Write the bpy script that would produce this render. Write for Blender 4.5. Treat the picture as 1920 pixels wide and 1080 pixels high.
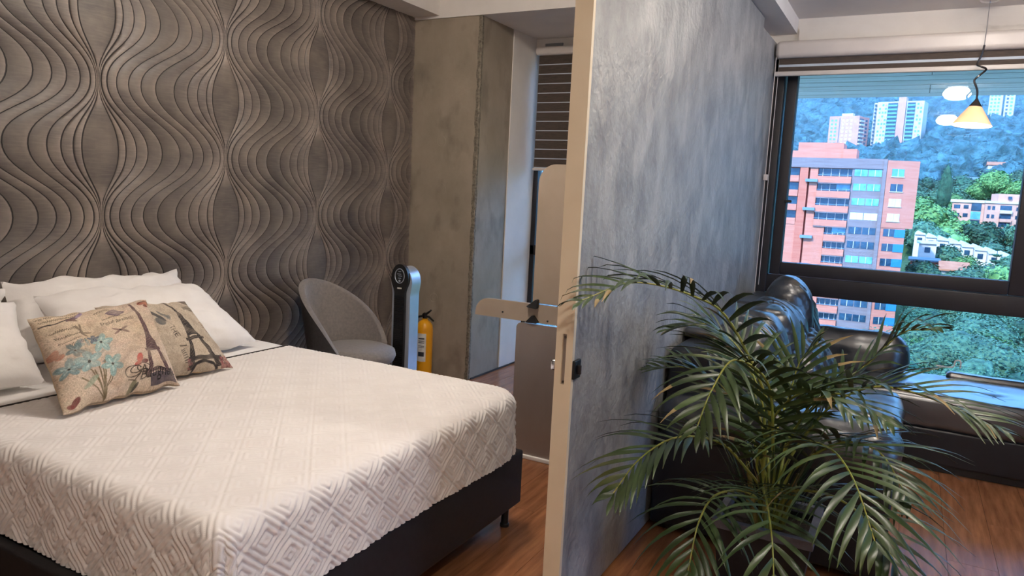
import bpy, bmesh, math, random
import numpy as np
from mathutils import Vector, Matrix, noise
random.seed(7); rng = np.random.default_rng(7)
for o in list(bpy.data.objects): bpy.data.objects.remove(o)
SC = bpy.context.scene; COL = SC.collection
PI = math.pi

# ------------------------------------------------------------------ camera
cam = bpy.data.cameras.new('camera'); co = bpy.data.objects.new('camera', cam); COL.objects.link(co)
cam.sensor_width = 36.0; cam.lens = 25.635; cam.clip_start = 0.05; cam.clip_end = 5000
yaw, pit, rol = math.radians(28.334), math.radians(7.543), math.radians(2.805)
fw = Vector((-math.sin(yaw)*math.cos(pit), math.cos(yaw)*math.cos(pit), -math.sin(pit)))
r0 = Vector((math.cos(yaw), math.sin(yaw), 0)); u0 = r0.cross(fw)
rt = math.cos(rol)*r0 + math.sin(rol)*u0; up = rt.cross(fw)
mw = Matrix((rt, up, -fw)).transposed().to_4x4(); mw.translation = (0, 0, 1.5)
co.matrix_world = mw
SC.camera = co

# ------------------------------------------------------------------ light and exposure
vs = SC.view_settings
vs.view_transform = 'Standard'; vs.look = 'None'; vs.exposure = 0.14; vs.gamma = 1.0; vs.use_curve_mapping = False
w = bpy.data.worlds.new('sky'); SC.world = w; w.use_nodes = True
bg = w.node_tree.nodes['Background']; bg.inputs[0].default_value = (0.25, 0.50, 1.0, 1); bg.inputs[1].default_value = 9.4
def add_light(name, kind, loc, energy, color, **k):
    d = bpy.data.lights.new(name, kind); d.energy = energy; d.color = color
    for a, b in k.items(): setattr(d, a, b)
    o = bpy.data.objects.new(name, d); COL.objects.link(o); o.location = loc
    return o
sun = add_light('sun', 'SUN', (0, -40, 80), 12.0, (1.0, 0.91, 0.82), angle=0.02)
sun.rotation_euler = Vector((0.30, 0.80, -0.62)).to_track_quat('-Z', 'Y').to_euler()
# portals only guide the sky's own light in through the two window openings
for nm, x0, x1, z0, z1, y in (('living_window_portal', -0.92, 2.98, 0.30, 2.36, 5.66), ('bedroom_window_portal', -2.9, -1.0, 0.05, 1.72, 5.86)):
    p = add_light(nm, 'AREA', ((x0+x1)/2, y, (z0+z1)/2), 1, (1, 1, 1), shape='RECTANGLE', size=x1-x0, size_y=z1-z0)
    p.data.cycles.is_portal = True; p.rotation_euler = (-PI/2, 0, 0)
p = add_light('added_window_portal', 'AREA', (3.24, 3.25, 1.4), 1, (1, 1, 1), shape='RECTANGLE', size=2.1, size_y=1.7)  # portal of the added side window
p.data.cycles.is_portal = True; p.rotation_euler = (0, PI/2, 0)
WARM = (1.0, 0.83, 0.64)

# ------------------------------------------------------------------ materials
def lin(h):
    if isinstance(h, str):
        h = h.lstrip('#'); c = [int(h[i:i+2], 16)/255 for i in (0, 2, 4)]
    else: c = h
    return tuple((x/12.92 if x <= .04045 else ((x+.055)/1.055)**2.4) for x in c) + (1.0,)
def nd(nt, typ, **k):
    n = nt.nodes.new(typ)
    for a, b in k.items():
        if a in n.inputs: n.inputs[a].default_value = b
        else: setattr(n, a, b)
    return n
MATS = {}
def mat(name, c1, c2=None, rough=.6, metal=0, scale=8, stretch=(1, 1, 1), lo=.35, hi=.65, detail=6, bump=0, bscale=60, bdist=.002, bstretch=(1, 1, 1), spec=.5, rand=0, extra=None, coat=0, trans=0, emit=None, estr=0, coords='Object', sheen=0):
    if name in MATS: return MATS[name]
    m = bpy.data.materials.new(name); m.use_nodes = True; MATS[name] = m
    nt = m.node_tree; bs = nt.nodes['Principled BSDF']; L = nt.links.new
    bs.inputs['Roughness'].default_value = rough; bs.inputs['Metallic'].default_value = metal
    bs.inputs['Specular IOR Level'].default_value = spec; bs.inputs['Coat Weight'].default_value = coat
    bs.inputs['Sheen Weight'].default_value = sheen; bs.inputs['Coat Roughness'].default_value = .28; bs.inputs['Coat IOR'].default_value = 1.7
    bs.inputs['Transmission Weight'].default_value = trans
    tc = nd(nt, 'ShaderNodeTexCoord'); src = tc.outputs[coords]
    mp = nd(nt, 'ShaderNodeMapping'); mp.inputs['Scale'].default_value = stretch; L(src, mp.inputs[0])
    nz = nd(nt, 'ShaderNodeTexNoise', Scale=scale, Detail=detail, Roughness=.6); L(mp.outputs[0], nz.inputs['Vector'])
    rp = nd(nt, 'ShaderNodeValToRGB'); L(nz.outputs[0], rp.inputs[0])
    rp.color_ramp.elements[0].position = lo; rp.color_ramp.elements[1].position = hi
    a = lin(c1); b = lin(c2 if c2 else c1)
    rp.color_ramp.elements[0].color = a; rp.color_ramp.elements[1].color = b
    out = rp.outputs[0]
    if extra:      # second, larger or finer tone: (scale, stretch, colour, amount, lo, hi)
        s2, st2, c3, amt, l2, h2 = extra
        mp2 = nd(nt, 'ShaderNodeMapping'); mp2.inputs['Scale'].default_value = st2; L(src, mp2.inputs[0])
        n2 = nd(nt, 'ShaderNodeTexNoise', Scale=s2, Detail=5); L(mp2.outputs[0], n2.inputs['Vector'])
        mr = nd(nt, 'ShaderNodeMapRange'); mr.inputs[1].default_value = l2; mr.inputs[2].default_value = h2; mr.inputs[4].default_value = amt
        L(n2.outputs[0], mr.inputs[0])
        mx = nd(nt, 'ShaderNodeMix', data_type='RGBA'); mx.inputs[7].default_value = lin(c3)
        L(mr.outputs[0], mx.inputs[0]); L(out, mx.inputs[6]); out = mx.outputs[2]
    if rand:
        oi = nd(nt, 'ShaderNodeObjectInfo'); hs = nd(nt, 'ShaderNodeHueSaturation')
        mr = nd(nt, 'ShaderNodeMapRange'); mr.inputs[3].default_value = 1-rand; mr.inputs[4].default_value = 1+rand
        L(oi.outputs['Random'], mr.inputs[0]); L(mr.outputs[0], hs.inputs['Value']); L(out, hs.inputs['Color']); out = hs.outputs[0]
    L(out, bs.inputs['Base Color'])
    if bump:
        mb = nd(nt, 'ShaderNodeMapping'); mb.inputs['Scale'].default_value = bstretch; L(src, mb.inputs[0])
        nb = nd(nt, 'ShaderNodeTexNoise', Scale=bscale, Detail=4); L(mb.outputs[0], nb.inputs['Vector'])
        bp = nd(nt, 'ShaderNodeBump', Strength=bump, Distance=bdist); L(nb.outputs[0], bp.inputs['Height']); L(bp.outputs[0], bs.inputs['Normal'])
    if emit:
        bs.inputs['Emission Color'].default_value = lin(emit); bs.inputs['Emission Strength'].default_value = estr
    return m
def glass_mat(name, tint, refl=1.0):
    m = bpy.data.materials.new(name); m.use_nodes = True; nt = m.node_tree; nt.nodes.clear(); L = nt.links.new
    out = nd(nt, 'ShaderNodeOutputMaterial'); t = nd(nt, 'ShaderNodeBsdfTransparent'); t.inputs[0].default_value = tint
    g = nd(nt, 'ShaderNodeBsdfGlossy'); g.inputs['Roughness'].default_value = 0.0; g.inputs[0].default_value = (refl, refl, refl, 1)
    f = nd(nt, 'ShaderNodeFresnel', IOR=1.45); mx = nd(nt, 'ShaderNodeMixShader')
    L(f.outputs[0], mx.inputs[0]); L(t.outputs[0], mx.inputs[1]); L(g.outputs[0], mx.inputs[2]); L(mx.outputs[0], out.inputs[0])
    MATS[name] = m; return m

M_glassc = glass_mat('clear_window_glass', (.96, .99, 1, 1))
M_glassw = glass_mat('window_glass', (.565, .655, .69, 1), .55)
M_white = mat('white_paint', '#e6e0da', '#ded8d2', rough=.75, scale=3, bump=.15, bscale=180, bdist=.001)
M_header = mat('weathered_white_paint', '#e0dad4', '#d6cfc8', rough=.75, scale=3, bump=.15, bscale=120, bdist=.001, extra=(2.2, (1, 1, 3), '#8d8379', .55, .64, .74))
M_cream = mat('cream_lacquer', '#e8d9bf', '#decdb0', rough=.5, scale=4, lo=.3, hi=.8)
M_paper = mat('wallpaper', '#6a615d', '#8f8379', rough=.5, scale=4, stretch=(1, 1.2, 1.6), lo=.36, hi=.72, bump=.25, bscale=60, bdist=.001, bstretch=(1, .8, 14), extra=(14, (1, .8, 9), '#a1958a', .35, .45, .75), spec=.6)
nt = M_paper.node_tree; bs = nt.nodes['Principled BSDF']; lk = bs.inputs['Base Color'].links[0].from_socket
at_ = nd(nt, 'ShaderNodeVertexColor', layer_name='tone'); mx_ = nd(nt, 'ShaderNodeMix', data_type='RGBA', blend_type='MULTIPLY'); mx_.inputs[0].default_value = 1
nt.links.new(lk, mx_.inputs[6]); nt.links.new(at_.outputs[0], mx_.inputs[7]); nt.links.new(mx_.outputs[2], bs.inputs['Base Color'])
M_groove = mat('wallpaper_groove', '#262221', '#302b2a', rough=.7, scale=10)
M_stucco = mat('grey_stucco', '#828283', '#a2a3a2', rough=.42, scale=9, stretch=(1, .8, .55), lo=.34, hi=.64, detail=14, bump=1.0, bscale=55, bdist=.007, bstretch=(1, .6, .6), extra=(8, (1, .75, .4), '#bdbbb7', .40, .55, .62), spec=.5)
M_conc = mat('raw_concrete', '#8e8373', '#a69887', rough=.62, scale=3.5, stretch=(1, 1, .7), lo=.3, hi=.72, bump=.5, bscale=35, bdist=.003, extra=(6, (1, 1, .6), '#635c53', .6, .54, .74), spec=.5)
M_chip = mat('chipped_concrete', '#8a8172', '#5d554a', rough=.9, scale=60, bump=.8, bscale=90, bdist=.004)
M_plank = mat('wood_plank', '#7a4a2e', '#a06b44', rough=.26, scale=4, stretch=(9, .8, 1), lo=.3, hi=.7, bump=.25, bscale=20, bdist=.001, bstretch=(8, .6, 1), extra=(2.2, (9, .5, 1), '#5f3823', .45, .48, .72), rand=.12, spec=.5, coords='Object')
M_frame = mat('dark_aluminium', '#1b191d', '#242127', rough=.42, scale=5, spec=.5)
M_black = mat('black_plastic', '#131313', '#1b1b1c', rough=.4, scale=20)
M_bedblack = mat('black_upholstery', '#0e0d0f', '#17161a', rough=.62, scale=40, bump=.3, bscale=260, bdist=.0006)
M_spread = mat('quilted_cotton', '#ddd6d1', '#e5dfda', rough=.85, scale=5, bump=.25, bscale=500, bdist=.0006, sheen=.2)
M_linen = mat('white_cotton', '#e3deda', '#ebe7e3', rough=.85, scale=6, bump=.3, bscale=22, bdist=.006, sheen=.2)
M_piping = mat('dark_piping', '#3a332e', '#2c2723', rough=.8)
M_leather = mat('black_leather', '#1a1c21', '#24272d', rough=.36, scale=12, bump=.6, bscale=7, bdist=.016, spec=1.0, coat=.4)
M_leather3 = mat('smooth_black_leather', '#1c1f25', '#262a31', rough=.30, scale=12, bump=.12, bscale=6, bdist=.01, spec=1.0, coat=.9)
M_leather2 = mat('black_leather_flat', '#121317', '#1a1b20', rough=.4, scale=12, bump=.3, bscale=120, bdist=.001, spec=.5)
M_chairf = mat('grey_chair_fabric', '#736c69', '#827a75', rough=.8, scale=60, bump=.3, bscale=300, bdist=.0008, sheen=.3)
M_chairo = mat('dark_chair_shell', '#3c3938', '#474342', rough=.8, scale=60, bump=.2, bscale=300, bdist=.0008)
M_silver = mat('silver_plastic', '#aeb6c2', '#bcc4cf', rough=.3, metal=.5, scale=6)
M_chrome = mat('chrome', '#c9c9cc', rough=.18, metal=1)
M_dkchrome = mat('dark_chrome', '#6e6a68', rough=.25, metal=1)
M_grey = mat('grey_plastic', '#8d8d8e', rough=.5)
M_yellow = mat('yellow_paint', '#e0980c', '#e8a416', rough=.32, scale=4)
M_label = mat('paper_label', '#dcd9d2', '#c8c4bb', rough=.6, scale=30)
M_ink = mat('label_ink', '#2c3038', rough=.6)
M_taupe = mat('taupe_laminate', '#9a8a79', '#a39383', rough=.42, scale=3)
M_taupe2 = mat('brushed_taupe_laminate', '#8f827a', '#9b8e85', rough=.35, scale=3, stretch=(1, 1, .4), metal=.35)
M_cassette = mat('beige_aluminium', '#cfc6c0', '#d8cfc8', rough=.4, scale=3)
M_zebra = mat('dark_woven_blind', '#3c3430', '#57493f', rough=.8, scale=30, stretch=(.6, 1, 8), lo=.3, hi=.7, bump=.3, bscale=120, bstretch=(.3, 1, 4))
M_planter = mat('black_planter', '#15151a', '#1f1f25', rough=.45, scale=8)
M_rim = mat('grey_planter_rim', '#4a4b55', '#5a5b66', rough=.5, scale=30, bump=.2, bscale=200)
M_soil = mat('dark_soil', '#1d150f', '#32251a', rough=.95, scale=40, bump=1, bscale=60, bdist=.01)
M_leaf = mat('palm_leaflet', '#223317', '#40522a', rough=.38, scale=6, lo=.3, hi=.7, spec=.5, rand=.25, extra=(2.5, (1, 1, 1), '#7d7444', .5, .6, .75))
M_leafdry = mat('dry_leaf_tip', '#7d6c47', '#97825a', rough=.7, scale=10)
M_rachis = mat('palm_rachis', '#6f7a2c', '#8e8a3c', rough=.5, scale=10)
M_cane = mat('palm_cane', '#6b4a2a', '#7f8a35', rough=.6, scale=9, stretch=(1, 1, .3), bump=.3, bscale=40)

M_sheer = mat('sheer_blind_band', '#c3ccd6', rough=.8)
M_print = None

# ------------------------------------------------------------------ mesh helpers
ORIG = {}
def link(o, parent=None, org=(0, 0, 0)):
    COL.objects.link(o)
    if parent is not None: o.parent = parent; ORIG[o.name] = ORIG[parent.name]
    else: o.location = org; ORIG[o.name] = Vector(org)
    return o
def mk(name, V, F, m, parent=None, loc=None, smooth=True, sharp=40, midx=None):
    V = np.asarray(V, float)
    org = ORIG[parent.name] if parent is not None else Vector(loc if loc is not None else (0, 0, 0))
    V = V - np.array(org)
    me = bpy.data.meshes.new(name)
    if isinstance(F, np.ndarray):
        k = F.shape[1]; me.vertices.add(len(V)); me.vertices.foreach_set('co', V.ravel().astype(np.float32))
        me.loops.add(F.size); me.loops.foreach_set('vertex_index', F.ravel().astype(np.int32))
        me.polygons.add(len(F)); me.polygons.foreach_set('loop_start', np.arange(0, F.size, k, dtype=np.int32))
        me.update(calc_edges=True)
    else:
        me.from_pydata([tuple(v) for v in V], [], F)
    for x in (m if isinstance(m, (list, tuple)) else [m]): me.materials.append(x)
    if midx is not None: me.polygons.foreach_set('material_index', np.asarray(midx, np.int32))
    me.update()
    if smooth:
        me.shade_smooth()
        if sharp: me.set_sharp_from_angle(angle=math.radians(sharp))
    o = bpy.data.objects.new(name, me)
    return link(o, parent, org)
def thing(name, label, cat, loc=(0, 0, 0), group=None):
    o = bpy.data.objects.new(name, None); o.empty_display_size = .1; link(o, None, loc)
    return tag(o, label, cat, group)
def tag(o, label, cat, group=None):
    o['label'] = label; o['category'] = cat
    if group: o['group'] = group
    return o
def struct(o, label=None, cat=None):
    o['kind'] = 'structure'
    if label: o['label'] = label
    if cat: o['category'] = cat
    return o
class MB:
    def __init__(s): s.v = []; s.f = []; s.mi = []
    def add(s, V, F, m=0):
        n = len(s.v); s.v.extend([tuple(x) for x in V]); s.f.extend([tuple(i+n for i in f) for f in F]); s.mi.extend([m]*len(F)); return s
    def box(s, x0, x1, y0, y1, z0, z1, m=0):
        return s.add([(x0, y0, z0), (x1, y0, z0), (x1, y1, z0), (x0, y1, z0), (x0, y0, z1), (x1, y0, z1), (x1, y1, z1), (x0, y1, z1)],
                     [(0, 3, 2, 1), (4, 5, 6, 7), (0, 1, 5, 4), (1, 2, 6, 5), (2, 3, 7, 6), (3, 0, 4, 7)], m)
    def rbox(s, x0, x1, y0, y1, z0, z1, r=.01, seg=2, k=2, m=0, fn=None):
        V, F = softbox(x0, x1, y0, y1, z0, z1, r, seg, k)
        if fn: V = [fn(Vector(v)) for v in V]
        return s.add(V, F, m)
    def tube(s, pts, r, n=8, m=0, caps=True):
        P = [Vector(p) for p in pts]; N = len(P); R = r if isinstance(r, (list, tuple)) else [r]*N
        V = []; F = []; prev = None
        for i in range(N):
            t = (P[min(i+1, N-1)]-P[max(i-1, 0)]).normalized()
            if prev is None:
                a = Vector((0, 0, 1)) if abs(t.z) < .9 else Vector((1, 0, 0)); u = t.cross(a).normalized()
            else:
                u = (prev - t*prev.dot(t)).normalized()
            prev = u; v = t.cross(u)
            for k in range(n):
                a = 2*PI*k/n; V.append(P[i]+R[i]*(math.cos(a)*u+math.sin(a)*v))
        for i in range(N-1):
            for k in range(n): F.append((i*n+k, i*n+(k+1) % n, (i+1)*n+(k+1) % n, (i+1)*n+k))
        if caps: F.append(tuple(range(n))[::-1]); F.append(tuple((N-1)*n+k for k in range(n)))
        return s.add(V, F, m)
    def lathe(s, prof, c=(0, 0, 0), n=24, m=0, sx=1, sy=1, caps=True):
        V = []; F = []; N = len(prof)
        for r, z in prof:
            for k in range(n): a = 2*PI*k/n; V.append((c[0]+sx*r*math.cos(a), c[1]+sy*r*math.sin(a), c[2]+z))
        for i in range(N-1):
            for k in range(n): F.append((i*n+k, i*n+(k+1) % n, (i+1)*n+(k+1) % n, (i+1)*n+k))
        if caps: F.append(tuple(range(n))[::-1]); F.append(tuple((N-1)*n+k for k in range(n)))
        return s.add(V, F, m)
    def prism(s, poly, axis, a, b, m=0):
        # poly: 2-D outline; extruded along axis from a to b
        n = len(poly)
        def p(q, t): return {'x': (t, q[0], q[1]), 'y': (q[0], t, q[1]), 'z': (q[0], q[1], t)}[axis]
        V = [p(q, a) for q in poly]+[p(q, b) for q in poly]
        F = [tuple(range(n))[::-1], tuple(range(n, 2*n))]+[(i, (i+1) % n, n+(i+1) % n, n+i) for i in range(n)]
        return s.add(V, F, m)
    def xf(s, M):
        s.v = [tuple(M @ Vector(v)) for v in s.v]; return s
    def build(s, name, m, parent=None, loc=None, smooth=True, sharp=40):
        o = mk(name, s.v, s.f, m, parent, loc, smooth, sharp, s.mi if isinstance(m, (list, tuple)) else None)
        bm = bmesh.new(); bm.from_mesh(o.data); bmesh.ops.recalc_face_normals(bm, faces=bm.faces); bm.to_mesh(o.data); bm.free()
        if smooth and sharp: o.data.set_sharp_from_angle(angle=math.radians(sharp))
        return o
def softbox(x0, x1, y0, y1, z0, z1, r, seg=3, k=4):
    C = ((x0+x1)/2, (y0+y1)/2, (z0+z1)/2); H = ((x1-x0)/2, (y1-y0)/2, (z1-z0)/2); r = min(r, *[h*.999 for h in H])
    ax = []
    for h in H:
        e = [-h+r*(1-math.tan(math.pi/4*(1-i/seg))) for i in range(seg)]
        mid = [(-h+r)+(2*(h-r))*i/k for i in range(k+1)] if h-r > 1e-5 else [0]
        ax.append(e+mid+[-t for t in reversed(e)])
    idx = {}; V = []; F = []
    def vid(p):
        key = tuple(round(c, 6) for c in p)
        if key not in idx:
            q = [max(-H[i]+r, min(H[i]-r, p[i])) for i in range(3)]; d = Vector([p[i]-q[i] for i in range(3)])
            if d.length > 1e-9: d = d.normalized()*r
            idx[key] = len(V); V.append(Vector([C[i]+q[i]+d[i] for i in range(3)]))
        return idx[key]
    for a in range(3):
        b, c = (a+1) % 3, (a+2) % 3
        for sgn in (-1, 1):
            A, B = ax[b], ax[c]
            g = [[None]*len(B) for _ in A]
            for i, u in enumerate(A):
                for j, v in enumerate(B):
                    p = [0, 0, 0]; p[a] = sgn*H[a]; p[b] = u; p[c] = v; g[i][j] = vid(p)
            for i in range(len(A)-1):
                for j in range(len(B)-1):
                    f = (g[i][j], g[i+1][j], g[i+1][j+1], g[i][j+1])
                    F.append(f if sgn > 0 else f[::-1])
    return V, F
def soft(name, x0, x1, y0, y1, z0, z1, m, parent, r=.06, seg=4, k=10, puff=0, wr=0, wsc=6, seed=0, fn=None, crease=0):
    V, F = softbox(x0, x1, y0, y1, z0, z1, r, seg, k)
    c = Vector(((x0+x1)/2, (y0+y1)/2, (z0+z1)/2)); h = Vector(((x1-x0)/2, (y1-y0)/2, (z1-z0)/2))
    out = []
    for v in V:
        d = v-c; q = [d[i]/h[i] for i in range(3)]; p = v.copy()
        for i in range(3):
            j, l = (i+1) % 3, (i+2) % 3
            p[i] += puff*q[i]*max(0, 1-q[j]**2)*max(0, 1-q[l]**2)
        if wr:
            n = noise.noise_vector(v*wsc+Vector((seed*7.3, seed*3.1, 0))); p += n*wr
            n2 = noise.noise(Vector((v.x*wsc*2.2+seed, v.y*wsc*.7, v.z*wsc*1.1))); p += d.normalized()*n2*wr
        if crease:
            n3 = noise.noise(Vector((v.x*3+seed, v.y*9+2.2*noise.noise(v*3), v.z*3.2+seed*2))); n4 = noise.noise(Vector((v.x*4, v.y*6+seed*3, v.z*11)))
            p -= d.normalized()*crease*(math.exp(-(n3/.07)**2)+.6*math.exp(-(n4/.06)**2))
        if fn: p = fn(p)
        out.append(p)
    return mk(name, out, F, m, parent, sharp=None)
def grid_faces(nu, nv):
    i = np.arange(nu-1)[:, None]; j = np.arange(nv-1)[None, :]
    a = (i*nv+j).ravel(); return np.stack([a, a+nv, a+nv+1, a+1], 1)
def box1(name, x0, x1, y0, y1, z0, z1, m, parent=None, loc=None):
    return MB().box(x0, x1, y0, y1, z0, z1).build(name, m, parent, loc, smooth=False)
def rb(name, x0, x1, y0, y1, z0, z1, m, parent=None, loc=None, r=.006, seg=2, k=1, fn=None):
    return MB().rbox(x0, x1, y0, y1, z0, z1, r, seg, k, fn=fn).build(name, m, parent, loc)
def crom(P, n):
    P = [Vector(p) for p in P]; P = [2*P[0]-P[1]]+P+[2*P[-1]-P[-2]]; out = []
    S = len(P)-3
    for q in range(n+1):
        t = q/n*S; i = min(int(t), S-1); t -= i; a, b, c, d = P[i:i+4]
        out.append(.5*((2*b)+(c-a)*t+(2*a-5*b+4*c-d)*t*t+(3*b-a-3*c+d)*t**3))
    return out
def copy_part(o, parent=None, loc=None):
    c = o.copy(); COL.objects.link(c)
    if parent is not None: c.parent = parent
    if loc is not None: c.location = loc
    return c

# ================================================================== SETTING
# floor with planks
floor = struct(box1('floor', -3.72, 3.25, -1.85, 5.74, -.25, -.012, M_piping))
PW, PL = .19, 1.22
plank_mesh = None
row = 0; x = -3.70
while x < 3.10:
    off = (row*0.45 % 1)*PL; y = -1.85+off-PL
    while y < 5.72:
        ya, yb = max(y, -1.85), min(y+PL, 5.72)
        if yb-ya > .05:
            full = abs((yb-ya)-PL) < 1e-4
            if full and plank_mesh is not None:
                p = copy_part(plank_mesh, floor, (x-plank_mesh['bx'], ya-plank_mesh['by'], 0))
            else:
                p = MB().add([(x+.0002, ya+.0002, -.012), (x+PW-.0002, ya+.0002, -.012), (x+PW-.0002, yb-.0002, -.012), (x+.0002, yb-.0002, -.012), (x+.0007, ya+.0007, 0), (x+PW-.0007, ya+.0007, 0), (x+PW-.0007, yb-.0007, 0), (x+.0007, yb-.0007, 0)],
                             [(4, 5, 6, 7), (0, 1, 5, 4), (1, 2, 6, 5), (2, 3, 7, 6), (3, 0, 4, 7)]).build('plank', M_plank, floor, smooth=False)
                if full: plank_mesh = p; p['bx'] = x; p['by'] = ya
        y += PL
    x += PW; row += 1
for o in floor.children:
    for k in ('bx', 'by'):
        if k in o: del o[k]

# wallpapered wall: relief bands between wavy grooves, half-drop repeat
wall_left = struct(box1('wall_left', -3.74, -3.573, -1.85, 4.83, -.1, 3.1, M_groove))
wall_left['label'] = 'dark taupe wall with flowing onion-shaped relief bands behind the bed'
DY, VZ = .759, .668
pj = np.array([0, .007, .015, .055, .12, .205, .295, .405, .55, .660, .745, .822, .877])
qj = 1-pj[::-1]
def lines(zz, z0):
    s = (1-np.cos(2*PI*(zz-z0)/VZ))/2
    s = s*.7+.3*s*s*(3-2*s)
    return pj[None, :]+(qj-pj)[None, :]*s[:, None]
zz = np.linspace(.0, 2.806, 118)
def band(a, b, lens=False):
    a = np.clip(a, -1.84, 4.812); b = np.clip(b, -1.84, 4.812); wd = b-a
    if wd.max() < .004: return
    e = np.minimum(.0055, wd*.22); hs = np.clip(wd/.045, .15, 1)
    fr = [a+e*.25, a+e, a+wd*.32, a+wd*.72, b-e, b-e*.25]; hh = [-.0125, .001, .005, .0095, .009, -.0125]
    V = np.stack([np.stack([-3.572+np.where(np.array(h) > 0, h*hs, h), f, zz], 1) for f, h in zip(fr, hh)], 1).reshape(-1, 3)
    F = grid_faces(len(zz), 6); mi = np.tile([1, 0, 0, 0, 1], len(zz)-1)
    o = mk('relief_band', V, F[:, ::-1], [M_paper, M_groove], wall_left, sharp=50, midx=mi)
    nar = np.clip(1.25-wd/.075, .0, 1)           # tone paler where bands are squeezed, darker in wide bends, graded across each band
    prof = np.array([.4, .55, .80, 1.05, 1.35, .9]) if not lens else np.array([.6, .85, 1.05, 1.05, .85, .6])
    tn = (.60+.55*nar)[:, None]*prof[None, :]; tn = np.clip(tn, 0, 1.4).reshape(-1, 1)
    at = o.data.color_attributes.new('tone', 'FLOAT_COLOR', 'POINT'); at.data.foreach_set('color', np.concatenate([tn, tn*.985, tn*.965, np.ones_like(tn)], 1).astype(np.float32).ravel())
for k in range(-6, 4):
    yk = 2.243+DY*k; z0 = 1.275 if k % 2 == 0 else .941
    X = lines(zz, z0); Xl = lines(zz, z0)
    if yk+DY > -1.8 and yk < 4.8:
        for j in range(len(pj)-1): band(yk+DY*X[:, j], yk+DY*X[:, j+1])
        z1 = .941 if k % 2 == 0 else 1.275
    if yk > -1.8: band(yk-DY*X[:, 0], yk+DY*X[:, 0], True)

# concrete column, white return wall
rng2 = random.Random(3)
col = struct(box1('wall_column', -3.74, -2.956, 4.815, 5.30, -.1, 2.80, M_conc)); col['label'] = 'raw concrete column beside the wallpapered wall'
mb = MB(); n = 70
V = []; F = []
for i in range(n+1):
    z = 2.79*i/n; j = lambda a: rng2.uniform(-a, a)
    V += [(-2.985+j(.006), 4.813, z), (-2.962+j(.006), 4.809+j(.002), z), (-2.953+j(.003), 4.818+j(.004), z), (-2.954, 4.838+j(.006), z)]
for i in range(n):
    for k in range(3): F.append((i*4+k, i*4+k+1, i*4+k+5, i*4+k+4))
MB().add(V, F).build('chipped_edge', M_chip, col, sharp=25)
for (cx, cz, r) in ((-3.29, 1.86, .045), (-3.28, 1.49, .05), (-3.31, .62, .04)):
    MB().lathe([(r, 0), (r, .002), (r*.82, .0025), (r*.8, .0005), (.001, .0005)], n=20).xf(Matrix.Translation((cx, 4.8149, cz)) @ Matrix.Rotation(PI/2, 4, 'X')).build('formwork_plug', M_conc, col)
struct(box1('wall_alcove', -3.74, -2.948, 5.30, 5.88, -.1, 3.1, M_white))
struct(box1('baseboard_alcove', -2.95, -2.94, 4.84, 5.70, 0, .012, M_piping))

# beams and ceilings
struct(box1('ceiling_beam_wallpaper', -3.74, -3.335, -1.85, 4.83, 2.806, 3.2, M_white))
struct(box1('ceiling_beam_cross', -3.74, -1.05, 4.80, 5.88, 2.787, 3.2, M_white))
struct(box1('ceiling_bedroom', -3.335, -1.05, -1.85, 4.80, 3.10, 3.25, M_white))
struct(box1('ceiling_beam_partition', -1.06, -.814, -1.85, 5.48, 2.652, 3.25, M_white))
struct(box1('ceiling_living', -.814, 3.25, -1.85, 5.5, 2.752, 3.0, M_white))
hd = struct(box1('wall_header', -1.06, 3.25, 5.42, 5.62, 2.50, 2.9, M_header))
box1('pelmet_band', -.80, 3.10, 5.395, 5.42, 2.50, 2.69, M_header, hd)
struct(box1('wall_back', -3.74, 3.25, -1.95, -1.80, -.1, 3.25, M_white))
struct(MB().box(3.10, 3.25, -1.95, 2.35, -.1, 3.25).box(3.10, 3.25, 4.15, 5.7, -.1, 3.25).box(3.10, 3.25, 2.35, 4.15, -.1, .35).box(3.10, 3.25, 2.35, 4.15, 2.45, 3.25).build('wall_right', M_white, smooth=False))
w3 = struct(bpy.data.objects.new('added_window_3', None)); link(w3, None, (3.17, 3.25, .35)); w3['label'] = 'added unseen side window bringing daylight into the living room'  # window added out of view to let more daylight in
for (a, b, c, d, nm) in ((2.35, 4.15, .35, .41, 'frame_sill'), (2.35, 4.15, 2.39, 2.45, 'frame_head'), (2.35, 2.41, .41, 2.39, 'frame_jamb'), (4.09, 4.15, .41, 2.39, 'frame_jamb')):
    rb(nm, 3.14, 3.21, a, b, c, d, M_frame, w3, r=.005)
for a, b in ((2.41, 4.09),): box1('pane', 3.172, 3.178, a, b, .41, 2.39, M_glassw, w3)
wb = struct(MB().box(-2.95, -.93, 5.70, 5.88, 2.66, 3.1).box(-2.95, -.93, 5.70, 5.88, -.25, .03).box(-1.02, -.93, 5.60, 5.88, -.25, 3.1).build('wall_bedroom_window', M_white, smooth=False))
box1('vent_plate', -2.86, -2.70, 5.685, 5.70, 2.715, 2.745, M_grey, wb)
struct(box1('wall_sill', -.935, 3.25, 5.46, 5.62, -.25, .30, M_white))

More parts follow.
